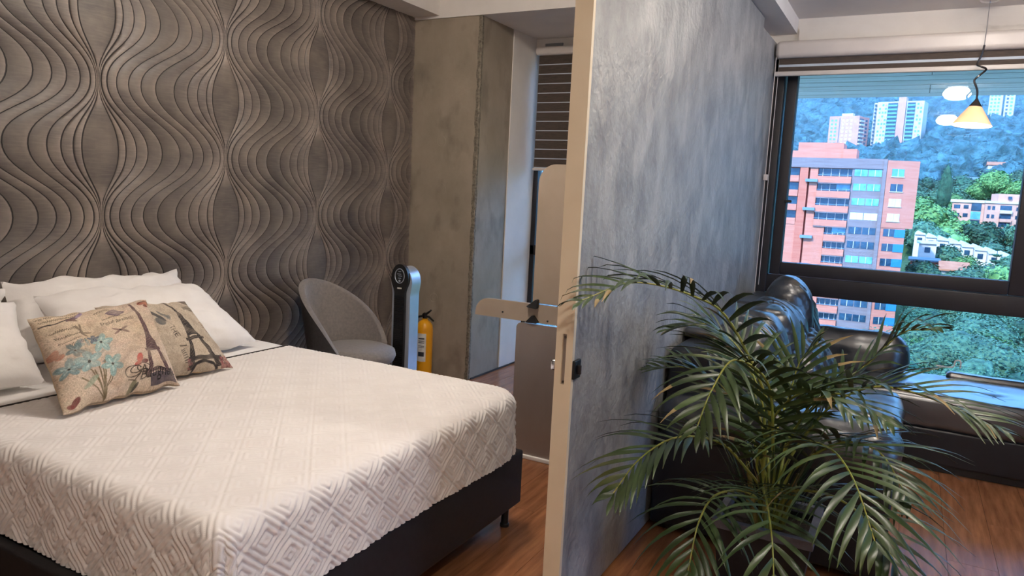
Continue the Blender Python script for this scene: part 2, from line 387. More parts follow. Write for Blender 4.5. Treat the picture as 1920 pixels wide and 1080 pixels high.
# sliding partition leaf
door = struct(bpy.data.objects.new('door_1', None)); link(door, None, (-.962, 2.17, 0))
door['label'] = 'tall sliding partition leaf with grey stucco face and cream edge'
rb('panel', -.988, -.932, 2.184, 4.86, .006, 2.645, M_stucco, door, r=.003)
mb = MB()   # cream edge strip with a routed lock slot
x0, x1, ya, yb = -.993, -.931, 2.168, 2.186
mb.box(x0, -.9695, ya, yb, .006, 2.645); mb.box(-.9555, x1, ya, yb, .006, 2.645)
mb.box(-.9695, -.9555, ya, yb, .006, .872); mb.box(-.9695, -.9555, ya, yb, 1.042, 2.645)
mb.build('edge_strip', M_cream, door, smooth=False)
MB().box(-.9695, -.9555, 2.176, 2.186, .872, 1.042).build('lock_slot', M_taupe2, door, smooth=False)
for z in (.88, 1.03): MB().lathe([(.004, 0), (.004, .002), (.001, .003)], n=10).xf(Matrix.Translation((-.9625, 2.1755, z)) @ Matrix.Rotation(PI/2, 4, 'X')).build('screw', M_dkchrome, door)
lp = rb('latch_plate', -.933, -.922, 2.172, 2.225, .892, .955, M_black, door, r=.003)
rb('thumb_turn', -.922, -.908, 2.19, 2.20, .908, .940, M_frame, lp, r=.003)
rb('door_knob', -1.016, -.992, 2.183, 2.203, .91, .945, M_chrome, door, r=.006)
pw = struct(box1('wall_partition', -.988, -.937, 4.86, 5.40, -.02, 2.59, M_stucco)); pw['label'] = 'short fixed grey stucco panel between sliding leaf and window'
# ------------------------------------------------ living room window
win = struct(bpy.data.objects.new('window_1', None)); link(win, None, (1.0, 5.55, .3))
win['label'] = 'wide dark aluminium window with upper sash and lower fixed pane'
def fr(x0, x1, z0, z1, y0=5.50, y1=5.60, name='frame_rail', par=win): return rb(name, x0, x1, y0, y1, z0, z1, M_frame, par, r=.005)
fr(-.945, -.876, .30, 2.52, name='frame_jamb', y0=5.47)
fr(-.945, 3.10, 2.42, 2.52, name='frame_head', y0=5.47)
fr(-.945, 3.10, .30, .36, name='frame_sill')
fr(-.90, 3.10, .872, 1.0, name='frame_transom', y0=5.48)
fr(2.98, 3.10, .30, 2.52, name='frame_jamb')
s1 = fr(-.861, -.792, 1.005, 2.42, name='sash_stile', y0=5.485, y1=5.575)
fr(.577, .735, 1.005, 2.42, name='sash_stile', y0=5.485, y1=5.575)
fr(-.792, .577, 1.005, 1.092, name='sash_rail', y0=5.485, y1=5.575)
fr(1.82, 1.92, .36, 2.42, name='mullion')
rb('sash_handle', -.80, -.755, 5.458, 5.486, 1.515, 1.535, M_black, s1, r=.005)
for (a, b, c, d) in ((-.792, .577, 1.092, 2.42), (.735, 1.82, 1.0, 2.42), (1.92, 2.98, 1.0, 2.42), (-.876, 1.82, .36, .872), (1.92, 2.98, .36, .872), (-.876, -.861, 1.0, 2.42)):
    box1('pane', a, b, 5.546, 5.554, c, d, M_glassw, win)
# ------------------------------------------------ bedroom window
w2 = struct(bpy.data.objects.new('window_2', None)); link(w2, None, (-2, 5.78, .03)); w2['label'] = 'bedroom window half covered by a dark striped blind'
for (a, b, c, d, nm) in ((-2.95, -2.905, .03, 2.66, 'frame_jamb'), (-1.07, -1.02, .03, 2.66, 'frame_jamb'), (-2.95, -1.02, .03, .08, 'frame_sill'), (-2.95, -1.02, 2.60, 2.66, 'frame_head'), (-2.95, -1.02, .95, 1.04, 'frame_transom'), (-2.0, -1.94, .08, 2.6, 'mullion')):
    rb(nm, a, b, 5.76, 5.84, c, d, M_frame, w2, r=.005)
for (a, b, c, d) in ((-2.905, -2.0, .08, .95), (-1.94, -1.07, .08, .95), (-2.905, -2.0, 1.04, 2.6), (-1.94, -1.07, 1.04, 2.6)):
    box1('pane', a, b, 5.797, 5.803, c, d, M_glassc, w2)
# overhang outside the window
ev = struct(box1('ceiling_overhang', -1.35, 2.4, 5.70, 8.30, 2.66, 3.2, M_conc)); ev['label'] = 'concrete overhang outside the window'
M_board = mat('grey_weathered_board', '#c2a389', '#dcc2ab', rough=.7, scale=3, stretch=(.5, 12, 1), bump=.4, bscale=10, bstretch=(.5, 10, 1), rand=.06)
yy = 5.72
while yy < 8.25:
    for xa, xb in ((-1.35, .02 if int(yy*10) % 2 else .9), (.02 if int(yy*10) % 2 else .9, 2.4)):
        box1('soffit_board', xa+.003, xb-.003, yy+.012, min(yy+.25, 8.30), 2.61, 2.66, M_board, ev)
    yy += .26

# ------------------------------------------------ roller blinds
bl = thing('roller_blind', 'wide dark striped roller blind rolled up above the living room window', 'blind', (1.05, 5.33, 2.53))
MB().rbox(-.925, 3.05, 5.285, 5.385, 2.478, 2.588, r=.03, seg=4, k=1).build('cassette', M_cassette, bl)
for z0, z1 in ((2.438, 2.478), (2.392, 2.422)): box1('dark_band', -.90, 3.03, 5.330, 5.334, z0, z1, M_zebra, bl)
box1('sheer_band', -.90, 3.03, 5.331, 5.333, 2.422, 2.438, M_sheer, bl)
rb('bottom_rail', -.925, 3.04, 5.318, 5.346, 2.362, 2.392, M_cassette, bl, r=.006)
for dx, dy in ((-.918, 5.30), (-.906, 5.36)):
    MB().tube([(dx, dy, 2.48), (dx, dy, .93)], .0025, 6).build('pull_cord', M_cassette, bl)
rb('cord_clip', -.928, -.900, 5.29, 5.31, 1.66, 1.70, M_cassette, bl, r=.003)
b2 = thing('roller_blind', 'dark striped roller blind half lowered over the bedroom window', 'blind', (-1.98, 5.70, 2.66))
MB().rbox(-2.93, -1.04, 5.635, 5.70, 2.645, 2.715, r=.025, seg=4, k=1).build('cassette', M_cassette, b2)
z = 2.645; i = 0
while z > 1.75:
    box1('dark_band', -2.905, -1.05, 5.676, 5.680, z-.070, z, M_zebra, b2)
    box1('sheer_band', -2.905, -1.05, 5.677, 5.679, z-.078, z-.070, M_sheer, b2); z -= .078
rb('bottom_rail', -2.915, -1.045, 5.668, 5.688, z-.022, z, M_cassette, b2, r=.004)

# ================================================================== BED
bed = thing('bed', 'low double bed with black upholstered frame against the wavy wall', 'bed', (-2.47, 1.95, 0))
BY0, BY1 = 1.115, 2.815
rb('foot_rail', -1.462, -1.418, BY0, BY1, .108, .355, M_bedblack, bed, r=.010, seg=3)
rb('side_rail', -3.55, -1.462, BY0, BY0+.044, .108, .355, M_bedblack, bed, r=.010, seg=3)
rb('side_rail', -3.55, -1.462, BY1-.044, BY1, .108, .355, M_bedblack, bed, r=.010, seg=3)
box1('slat_base', -3.54, -1.462, BY0+.044, BY1-.044, .25, .32, M_bedblack, bed)
for lx in (-3.45, -1.47):
    for ly in (BY0+.05, BY1-.05):
        MB().lathe([(.021, 0), (.021, .012), (.0165, .016), (.0165, .12)], c=(lx, ly, 0), n=16).build('leg', M_black, bed)
soft('mattress', -3.55, -1.468, 1.165, 2.765, .322, .625, M_linen, bed, r=.06)

SX1, SY0, SY1, SZ, RF = -1.412, 1.158, 2.795, .640, .055
def drape(a, b, drop_noise=True, zoff=0.):
    """cloth coordinates (a along the bed, b across) -> draped position over the mattress"""
    X1, Y0, Y1 = SX1-RF, SY0+RF, SY1-RF
    da = np.maximum(0, a-X1); dbn = np.maximum(0, Y0-b); dbf = np.maximum(0, b-Y1); db = np.maximum(dbn, dbf); sg = np.where(dbf > 0, 1., -1.)
    L = np.maximum(da, db); ang = np.minimum(L/RF, PI/2)
    h = RF*np.sin(ang); dr = RF*(1-np.cos(ang))+np.maximum(0, L-RF*PI/2)
    with np.errstate(divide='ignore', invalid='ignore'):
        t = np.where(da >= db, .5*db/np.maximum(da, 1e-9), 1-.5*da/np.maximum(db, 1e-9))
    t = np.where(da <= 0, 1., np.where(db <= 0, 0., t)); ph = t*PI/2
    fold = np.where((da > 0) & (db > 0), np.sin(t*PI)*np.minimum(dr, .25)*(.10*np.sin(t*PI*5)+.06), 0)
    hh = h+fold*1.0
    x = np.minimum(a, X1)+np.where(L > 0, hh*np.cos(ph), 0); y = np.clip(b, Y0, Y1)+np.where(L > 0, sg*hh*np.sin(ph), 0)
    x += .010*np.sin(b*23)*np.where(t == 0, np.minimum(dr, .2), 0)
    y += .010*np.sin(a*19)*np.where(t == 1, np.minimum(dr, .2), 0)
    z = SZ+zoff-dr
    # far foot corner is well rounded
    R = .15; cx, cy = SX1-R, SY1-R; vx, vy = np.maximum(x-cx, 0), np.maximum(y-cy, 0); m = (vx > 0) & (vy > 0)
    sc = np.where(m, np.maximum(vx, vy)/np.maximum(np.hypot(vx, vy), 1e-9), 1)
    x = np.where(m, cx+vx*sc, x); y = np.where(m, cy+vy*sc, y)
    return x, y, z
def lfn(a, b, s, seed):
    return np.sin(a*s+seed)*np.cos(b*s*1.3+seed*2)+.5*np.sin(a*s*2.3+b*s*1.7+seed*3)
def cloth(name, a0, a1, b0, b1, step, quilt, m, zoff=0., thick=0):
    A = np.arange(a0, a1+step*.5, step); B = np.arange(b0, b1+step*.5, step)
    a, b = np.meshgrid(A, B, indexing='ij')
    ax = a+.006*np.sin(b*5+1); bx = b+.006*np.sin(a*4)
    x, y, z = drape(ax, bx, zoff=zoff)
    P = np.stack([x, y, z], -1)
    du = np.gradient(P, axis=0); dv = np.gradient(P, axis=1); N = np.cross(du, dv); N /= np.maximum(np.linalg.norm(N, axis=-1, keepdims=True), 1e-12)
    hgt = .0022*lfn(a, b, 7, 1.3)
    if quilt:
        u = ax/.150+bx/.164; v = ax/.150-bx/.164
        fu = u-np.round(u); fv = v-np.round(v); mm = np.maximum(abs(fu), abs(fv))
        q = mm/.1667; d = np.abs(q-np.round(q))         # stitched nested diamonds
        hgt = hgt+.0075*np.minimum(1, d/.30)**.75-.0016*np.exp(-((.5-mm)/.03)**2)
        side = np.clip((SZ-z)/.05, 0, 1); hgt = hgt*(.42+.58*side)
        hgt = hgt+side*.0035*lfn(a*1.0, b*1.0, 55, 2.0)*.5
    P = P+N*hgt[..., None]
    nb = len(B)
    return mk(name, P.reshape(-1, 3), grid_faces(len(A), nb), m, None, loc=((a0+a1)/2, 1.98, SZ), sharp=None)
D = .302
sp = cloth('bedspread', -2.80, SX1-RF+D+.01, SY0+RF-D-.005, SY1-RF+D, .0042, True, M_spread)
tag(sp, 'white quilted bedspread with nested diamond stitching over the bed', 'bedspread')
sh = cloth('bed_sheet', -3.54, -2.775, SY0+RF-.27, SY1-RF+.27, .012, False, M_linen, zoff=-.004)
tag(sh, 'smooth white sheet strip between the pillows and the quilted bedspread', 'sheet')
pts = []
for b in np.linspace(SY0+RF-.25, SY1-RF+.25, 90):
    x, y, z = drape(np.array([-2.802]), np.array([b])); pts.append((float(x[0])+.004*math.sin(b*5), float(y[0]), float(z[0])+.004))
MB().tube(pts, .0035, 6).build('hem_piping', M_piping, sp)

# pillows: bilinear quad between four corners, puffed along its normal
def quad_pillow(name, BL, BR, TR, TL, thick, m, nu=48, nv=36, wr=.006, wsc=7, seed=0, pinch=.05, power=.42, loc=None, parent=None):
    BL, BR, TR, TL = map(Vector, (BL, BR, TR, TL)); nrm = ((BR-BL).cross(TL-BL)).normalized()
    V = []; F = []
    def P(u, v, sgn):
        a, b = 2*u-1, 2*v-1
        a2 = a*(1-pinch*(1-b*b)); b2 = b*(1-pinch*(1-a*a)); uu, vv = (a2+1)/2, (b2+1)/2
        p = BL*(1-uu)*(1-vv)+BR*uu*(1-vv)+TR*uu*vv+TL*(1-uu)*vv
        en = Vector((u*9, v*9, seed*2.7)); p = p+(BR-BL)*.018*noise.noise(en)*wr/.01+(TL-BL)*.05*noise.noise(en+Vector((7, 3, 1)))*wr/.01
        t = max(0, (1-abs(a)**2.4)*(1-abs(b)**2.4))**power
        q = Vector((u*wsc, v*wsc*.8, seed*5.1+(3 if sgn > 0 else 0)))
        wv = noise.noise(q)*1.0+.6*noise.noise(q*2.3)+.9*(abs(noise.noise(Vector((u*wsc*.5, v*wsc*2.2, seed+9))))-.2)
        return p+nrm*sgn*(thick/2*t+wr*wv*min(1, t*1.6))
    for i in range(nu+1):
        for j in range(nv+1): V.append(P(i/nu, j/nv, 1))
    base = len(V)
    for i in range(nu+1):
        for j in range(nv+1): V.append(P(i/nu, j/nv, -1))
    W = nv+1
    for i in range(nu):
        for j in range(nv):
            a = i*W+j; F.append((a, a+W, a+W+1, a+1)); F.append((base+a, base+a+1, base+a+W+1, base+a+W))
    c = (BL+BR)/2; lo = min(v.z for v in V)
    o = mk(name, V, F, m, parent, loc=(c.x, c.y, lo) if parent is None else None, sharp=None)
    return o, nu, nv
pg = 'white bed pillows against the wavy wall'
def pil(label, *a, **k):
    o, _, _ = quad_pillow('pillow', *a, m=M_linen, **k); tag(o, label, 'pillow', pg)
pil('white pillow standing at the wall, right one of the back pair', (-3.30, 1.66, .655), (-3.30, 2.62, .655), (-3.47, 2.58, .99), (-3.47, 1.72, .99), .20, wr=.014, wsc=5, seed=1)
pil('white pillow standing at the wall, left one of the back pair', (-3.30, .72, .655), (-3.30, 1.66, .655), (-3.46, 1.72, .97), (-3.46, .74, .95), .20, wr=.016, wsc=5, seed=2)
pil('white pillow leaning behind the two printed cushions', (-2.90, 1.66, .665), (-2.90, 2.64, .665), (-3.22, 2.50, .945), (-3.23, 1.72, .965), .20, wr=.010, wsc=4, seed=3)
pil('white pillow in front at the left edge, beside the floral cushion', (-2.93, .74, .665), (-2.93, 1.60, .665), (-3.20, 1.63, .95), (-3.22, .74, .95), .19, wr=.010, wsc=4, seed=4)

# printed cushions -------------------------------------------------
class Canvas:
    def __init__(s, w, h, base):
        s.w, s.h = w, h; s.U, s.V = np.meshgrid((np.arange(w))/(w-1), (np.arange(h))/(h-1), indexing='ij')
        s.c = np.ones((w, h, 3))*np.array(base)
    def blend(s, m, col, op=1.):
        m = np.clip(m, 0, 1)*op; s.c = s.c*(1-m[..., None])+np.array(col)*m[..., None]
    def ell(s, u, v, a, b, col, rot=0, op=1., soft=.15):
        du, dv = s.U-u, s.V-v; c, q = math.cos(rot), math.sin(rot); x = (du*c+dv*q)/a; y = (-du*q+dv*c)/b
        s.blend((1-np.sqrt(x*x+y*y))/soft, col, op)
    def line(s, pts, wd, col, op=1.):
        for (a, b), (c, d) in zip(pts[:-1], pts[1:]):
            u0, u1, v0, v1 = min(a, c)-3*wd, max(a, c)+3*wd, min(b, d)-3*wd, max(b, d)+3*wd
            i0, i1 = max(0, int(u0*(s.w-1))), min(s.w, int(u1*(s.w-1))+2); j0, j1 = max(0, int(v0*(s.h-1))), min(s.h, int(v1*(s.h-1))+2)
            if i0 >= i1 or j0 >= j1: continue
            U, V = s.U[i0:i1, j0:j1], s.V[i0:i1, j0:j1]; dx, dy = c-a, d-b; L = dx*dx+dy*dy+1e-12
            t = np.clip(((U-a)*dx+(V-b)*dy)/L, 0, 1); r = np.hypot(U-a-t*dx, V-b-t*dy)
            m = np.clip((wd-r)/(.5*wd)+.5, 0, 1)*op; s.c[i0:i1, j0:j1] = s.c[i0:i1, j0:j1]*(1-m[..., None])+np.array(col)*m[..., None]
    def poly(s, P, col, op=1.):
        ins = np.zeros_like(s.U, bool); n = len(P)
        for i in range(n):
            (x0, y0), (x1, y1) = P[i], P[(i+1) % n]
            if y0 == y1: continue
            cnd = (s.V >= min(y0, y1)) & (s.V < max(y0, y1)) & (s.U < (s.V-y0)*(x1-x0)/(y1-y0)+x0); ins ^= cnd
        s.blend(ins.astype(float), col, op)
    def text(s, txt, u, v, size, col, rot=0., shear=.35, op=1., sq=1.):
        cu = bpy.data.curves.new('t', 'FONT'); cu.body = txt; cu.shear = shear; cu.size = 1; cu.resolution_u = 3
        ob = bpy.data.objects.new('t', cu); COL.objects.link(ob); dg = bpy.context.evaluated_depsgraph_get(); me = ob.evaluated_get(dg).to_mesh(); me.calc_loop_triangles()
        c, q = math.cos(rot), math.sin(rot)
        P = [(u+size*(p.co.x*sq*c-p.co.y*q), v+size*1.15*(p.co.x*sq*q+p.co.y*c)) for p in me.vertices]
        for t in me.loop_triangles:
            T = [P[k] for k in t.vertices]; u0, u1 = min(p[0] for p in T), max(p[0] for p in T); v0, v1 = min(p[1] for p in T), max(p[1] for p in T)
            i0, i1 = max(0, int(u0*(s.w-1))), min(s.w, int(u1*(s.w-1))+2); j0, j1 = max(0, int(v0*(s.h-1))), min(s.h, int(v1*(s.h-1))+2)
            if i0 >= i1 or j0 >= j1: continue
            U, V = s.U[i0:i1, j0:j1], s.V[i0:i1, j0:j1]
            def e(a, b): return (b[0]-a[0])*(V-a[1])-(b[1]-a[1])*(U-a[0])
            d = [e(T[0], T[1]), e(T[1], T[2]), e(T[2], T[0])]; ins = ((d[0] >= 0) & (d[1] >= 0) & (d[2] >= 0)) | ((d[0] <= 0) & (d[1] <= 0) & (d[2] <= 0))
            m = ins.astype(float)*op; s.c[i0:i1, j0:j1] = s.c[i0:i1, j0:j1]*(1-m[..., None])+np.array(col)*m[..., None]
        bpy.data.objects.remove(ob); bpy.data.curves.remove(cu)
    def mottle(s, col, sc, amt, seed):
        n = np.zeros_like(s.U)
        r = np.random.default_rng(seed)
        for k in range(14):
            a, b, p = r.normal(0, sc), r.normal(0, sc), r.uniform(0, 6.28); n += np.sin(a*s.U+b*s.V+p)
        s.blend(np.clip(n/6+.1, 0, 1), col, amt)
def hx(h): return lin(h)[:3]
def tower(C, u, v0, v1, wb, col, hi, plats):
    def half(v):
        t = (v-v0)/(v1-v0); return wb*(1-t)**2.1*.95+.013
    vs_ = np.linspace(v0, v1, 26)
    pl1 = plats[0]
    for sg in (-1, 1):      # legs below the first platform, then the tapering shaft
        for k in range(25):
            a, b = vs_[k], vs_[k+1]; wa, wb_ = half(a), half(b); t = (a-v0)/(v1-v0)
            if a < plats[1]: th = .36
            elif a < pl1: th = .42
            else: th = 1.
            C.poly([(u+sg*wa*(1-th), a), (u+sg*wa, a), (u+sg*wb_, b), (u+sg*wb_*(1-th), b)], col)
    for k in range(0, 25):
        a, b = vs_[k], vs_[k+1]; w_ = half(a)
        C.line([(u-w_*.9, a), (u+w_*.1 if a > pl1 else u-w_*.62, b)], .0022, hi, .6); C.line([(u+w_*.9, a), (u-w_*.1 if a > pl1 else u+w_*.62, b)], .0022, hi, .6)
    for p in plats:
        w_ = half(p)*1.25; C.poly([(u-w_, p-.014), (u+w_, p-.014), (u+w_, p+.016), (u-w_, p+.016)], col); C.line([(u-w_*.95, p), (u+w_*.95, p)], .003, hi, .5)
NU, NV = 300, 250
C1 = Canvas(NU+1, NV+1, hx('#c3ac94')); C1.mottle(hx('#b99b78'), 22, .6, 1); C1.mottle(hx('#d8bfa6'), 9, .5, 2); C1.mottle(hx('#c9b072'), 6, .35, 5); C1.mottle(hx('#c79a84'), 40, .25, 6)
ink = hx('#2a2019'); r5 = random.Random(5)
for v, a, b, n in ((.95, .02, .40, 26), (.905, .03, .30, 20), (.80, .44, .70, 18), (.76, .05, .24, 14), (.70, .06, .25, 14), (.63, .07, .22, 10), (.89, .42, .58, 10)):
    pt = [(a+(b-a)*i/(n*3), v+.02*(i/(n*3))+.011*math.sin(i*2.1+r5.uniform(-.8, .8))) for i in range(n*3+1)]; C1.line(pt, .0022, ink, .75)
C1.text('English bandanas', .40, .715, .048, ink, rot=.05); C1.text('bandana', .10, .57, .044, ink, rot=.12)
C1.line([(.02, .865), (.12, .87), (.24, .90), (.34, .95)], .006, hx('#2e2426')); C1.ell(.25, .895, .07, .018, hx('#5b3f52'), .45); C1.ell(.31, .925, .045, .016, hx('#857096'), .5); C1.ell(.24, .87, .04, .02, hx('#6a4a3f'), -.4)
C1.poly([(.50, .86), (.62, .93), (.70, .89), (.585, .80)], hx('#6b5560')); C1.poly([(.53, .86), (.615, .91), (.67, .885), (.59, .825)], hx('#8c7478'), .7); C1.line([(.55, .86), (.62, .89), (.64, .87), (.59, .845)], .003, hx('#4a3b49'))
for cx, cy, s_ in ((.93, .945, 1.), ):
    C1.ell(cx-.03, cy-.005, .05, .022, hx('#9a4f33'), .1); C1.ell(cx+.03, cy+.005, .036, .03, hx('#a85f3e'), .7); C1.ell(cx+.015, cy-.035, .03, .018, hx('#7a3e2c'), .1); C1.line([(cx-.07, cy-.01), (cx+.055, cy+.03), (cx+.06, cy-.02)], .004, hx('#40201a'))
for an in (.35, 2.6, -.55, 3.6): C1.ell(.55+.042*math.cos(an), .635+.036*math.sin(an), .045, .012, hx('#704a4b'), an, .85)
C1.ell(.55, .635, .012, .014, hx('#2c1717'))
for an in (1.3, 2.2, -1.2, -.4): C1.ell(.25+.02*math.cos(an), .72+.04*math.sin(an), .045, .010, hx('#5a4636'), an, .8)
C1.ell(.025, .56, .03, .05, hx('#b4613c'), -.5, .9); C1.ell(.05, .52, .03, .03, hx('#b4613c'), 0, .8)
r6 = random.Random(11)
for k in range(26): C1.ell(.05+r6.random()*.36, .33+r6.random()*.28, .035, .013, hx(r6.choice(['#6d8c8c', '#7d7c82', '#566b6e', '#85897b'])), r6.uniform(0, 3.1), .6)
for (u, v) in ((.30, .0),):
    for (tu, tv) in ((.20, .33), (.27, .36), (.33, .36), (.37, .27), (.24, .27), (.30, .30), (.14, .25), (.36, .20)): C1.line([(u, v), (u-.01+(tu-u)*.35, v+(tv-v)*.55), (tu, tv)], .0045, hx('#6b5a33'))
def flower(cx, cy, R, c, c2, rot):
    for k in range(5):
        an = rot+k*2*PI/5; C1.ell(cx+R*.55*math.cos(an), cy+R*.62*math.sin(an), R*.5, R*.34, hx(c), an, .95); C1.ell(cx+R*.4*math.cos(an), cy+R*.45*math.sin(an), R*.28, R*.10, hx(c2), an, .6)
    C1.ell(cx, cy, R*.12, R*.14, hx('#2c3432'))
for f in ((.08, .37, .085, '#6e8f90', '#a9bcb5', .2), (.15, .53, .07, '#5e7576', '#90a5a0', .9), (.215, .40, .105, '#7fa5a3', '#b8cbc2', .4), (.355, .535, .095, '#88aaa4', '#bccfc4', .1), (.385, .30, .10, '#7fa6a0', '#b6cbbf', .7), (.30, .60, .05, '#55606e', '#808b92', .3)): flower(*f)
C1.ell(.20, .19, .075, .02, hx('#8a9a7e'), .5, .8); C1.ell(.08, .07, .05, .03, hx('#6b2320'), 1.0, .95); C1.ell(.045, .05, .03, .02, hx('#842e26'), -.6, .9)
tower(C1, .79, .10, .965, .125, hx('#503439'), hx('#8e6f66'), (.365, .15))
C1.poly([(.70, .03), (.97, .03), (.96, .14), (.70, .12)], hx('#4f434c')); C1.mottle(hx('#a98f78'), 60, .12, 8)
C1.ell(.635, .295, .028, .045, hx('#c33a2b'), -.5); C1.ell(.60, .245, .035, .028, hx('#b8432f'), .4); C1.ell(.665, .26, .035, .02, hx('#6d2f33'), .3)
C1.ell(.53, .05, .065, .026, hx('#6c6746'), .8); C1.ell(.56, .04, .05, .016, hx('#3e3b2e'), .7)
for R, cx, cy in ((.07, .55, .18), (.045, .575, .19), (.05, .64, .20)):
    C1.line([(cx+R*math.cos(t), cy+R*.85*math.sin(t)) for t in np.linspace(.3, 6.0, 26)], .0042, ink)
C1.line([(.50, .11), (.56, .09), (.61, .14), (.65, .22), (.66, .13)], .0045, ink); C1.text('Baugne', .60, .085, .125, hx('#120e0e'), rot=.05, shear=.45, sq=.85)
C1.line([(.90, .12), (.93, .17), (.955, .13), (.93, .09), (.90, .14), (.97, .10)], .0045, ink); C1.line([(0, 0), (.999, 0)], .006, hx('#8a7355'))
C2 = Canvas(NU+1, NV+1, hx('#b6a48d')); C2.mottle(hx('#a08d76'), 20, .5, 3); C2.mottle(hx('#c4b29b'), 8, .4, 4)
tower(C2, .665, .02, .985, .20, hx('#2a2324'), hx('#7a6c60'), (.37, .13))
C2.line([(.50, -.02), (.56, .06), (.66, .09), (.76, .06), (.82, -.02)], .014, hx('#2a2324')); C2.poly([(.44, .10), (.90, .10), (.90, .15), (.44, .15)], hx('#3a3231'), .9)
C2.poly([(.80, .80), (.95, .80), (.95, .90), (.80, .90)], hx('#6d6152'), .55)
for v in (.82, .85, .88): C2.line([(.81, v), (.94, v)], .004, hx('#3b332c')); 
for u in (.80, .95): C2.line([(u, .80), (u, .90)], .003, hx('#3b332c'))
C2.line([(.90, .62), (.99, .62)], .004, hx('#6c4a3c')); C2.line([(.90, .55), (.99, .55)], .004, hx('#6c4a3c')); C2.text('PA', .91, .565, .05, hx('#6c4a3c'), shear=0); C2.line([(.90, .50), (.99, .50)], .005, hx('#6c4a3c'))
C2.poly([(.96, 1), (1, 1), (1, .60), (.985, .75)], hx('#4d3c35')); C2.ell(.95, .98, .08, .05, hx('#4f4038'), -.5, .9)
C2.ell(.42, .72, .035, .09, hx('#3d4043'), .5); C2.ell(.40, .64, .05, .05, hx('#4f5355'), .1, .9); C2.ell(.49, .75, .02, .08, hx('#5a5c5c'), .5, .8); C2.ell(.52, .70, .025, .03, hx('#6a6b69'), 0, .8)
C2.text('THE', .445, .56, .085, hx('#25201d'), rot=-PI/2+.12, shear=0, sq=.9); C2.text('I', .44, .32, .12, hx('#25201d'), rot=-PI/2, shear=0, sq=1.4)
C2.poly([(.44, .10), (.50, .10), (.49, .26), (.43, .26)], hx('#4a4239'), .8)
for v in np.linspace(.11, .25, 7): C2.line([(.44, v), (.49, v+.01)], .004, hx('#b6a48d'))
r8 = random.Random(4)
for k in range(60): C2.ell(.86+r8.random()*.14, .0+r8.random()*.13, .018, .014, hx(r8.choice(['#7e2f35', '#9b4a4d', '#58242a', '#a86a64'])), r8.uniform(0, 3), .8)
for k in range(14): C2.ell(.46+r8.random()*.06, .03+r8.random()*.10, .014, .012, hx(r8.choice(['#8d5350', '#6e4644'])), 0, .7)
def wear(C, seed):      # fine speckle and faded patches in the print
    r = np.random.default_rng(seed); sp_ = r.normal(0, 1, C.U.shape); sp_ = (sp_+np.roll(sp_, 1, 0)+np.roll(sp_, 1, 1))/1.7
    C.c = np.clip(C.c*(1+.16*sp_[..., None]), 0, 1); g_ = C.c.mean(-1, keepdims=True); C.c = C.c*.78+g_*.22
    C.mottle(hx('#6f5f50'), 30, .30, seed+1); C.mottle(hx('#d0bfa8'), 24, .22, seed+2)
wear(C1, 3); wear(C2, 9)
def printed(label, C, *corners, seed=0):
    m = bpy.data.materials.new('printed_linen'); m.use_nodes = True; nt = m.node_tree; bs = nt.nodes['Principled BSDF']; bs.inputs['Roughness'].default_value = .9
    ca = nd(nt, 'ShaderNodeVertexColor', layer_name='print'); nt.links.new(ca.outputs[0], bs.inputs['Base Color'])
    nz = nd(nt, 'ShaderNodeTexNoise', Scale=420); bp = nd(nt, 'ShaderNodeBump', Strength=.35, Distance=.0008); nt.links.new(nz.outputs[0], bp.inputs['Height']); nt.links.new(bp.outputs[0], bs.inputs['Normal'])
    o, nu, nv = quad_pillow('printed_cushion', *corners, .17, m, nu=NU, nv=NV, wr=.006, wsc=4, seed=seed, pinch=.05, power=.55)
    at = o.data.color_attributes.new('print', 'FLOAT_COLOR', 'POINT')
    n1 = (NU+1)*(NV+1); arr = np.ones((2*n1, 4), np.float32); arr[:n1, :3] = C.c.reshape(-1, 3); arr[n1:, :3] = hx('#b9a183')
    at.data.foreach_set('color', arr.ravel())
    return tag(o, label, 'cushion', 'printed cushions on the bed')
printed('beige printed cushion with blue flowers and a brown tower, in front', C1, (-2.50, 1.415, .657), (-2.54, 1.905, .655), (-2.735, 1.895, .985), (-2.735, 1.435, .962), seed=5)
printed('taupe printed cushion with a dark tower, tucked behind the floral one', C2, (-2.63, 1.80, .66), (-2.615, 2.235, .652), (-2.86, 2.175, .93), (-2.86, 1.755, .955), seed=6)

# ================================================================== CHAIR
CX, CY = -3.09, 3.60
ch = thing('accent_chair', 'grey upholstered tub chair with curved back near the wavy wall', 'chair', (CX, CY, 0))
def shell(rad, thick_sign, zb):
    V = []; nt_, nz_ = 36, 14
    for i in range(nt_+1):
        th = math.radians(-112+224*i/nt_); f = max(0, 1-(abs(th)/math.radians(112))**1.9); zt = .455+.405*f
        for j in range(nz_+1):
            t = j/nz_; z = zb+(zt-zb)*t; k = max(0, z-.40)/.45
            R = rad+.03*k
            V.append((CX-R*math.cos(th)*1.02-.07*k*max(0, math.cos(th))-.02, CY+R*math.sin(th)*.98, z))
    return V, nt_, nz_
Vi, a, b = shell(.232, 1, .36); Vo, _, _ = shell(.268, 1, .34)
def strip_join(Vi, Vo, nt_, nz_):
    W = nz_+1; n = len(Vi); F = []
    for j in range(nz_):
        for i in (0, nt_):
            q = (i*W+j, i*W+j+1, n+i*W+j+1, n+i*W+j); F.append(q)
    for i in range(nt_):
        q = (i*W+nz_, (i+1)*W+nz_, n+(i+1)*W+nz_, n+i*W+nz_); F.append(q); F.append((i*W, (i+1)*W, n+(i+1)*W, n+i*W))
    return F
W = b+1
Fi = [(i*W+j, (i+1)*W+j, (i+1)*W+j+1, i*W+j+1) for i in range(a) for j in range(b)]
MB().add(Vi+Vo, Fi+strip_join(Vi, Vo, a, b)).build('backrest', M_chairf, ch, sharp=None)
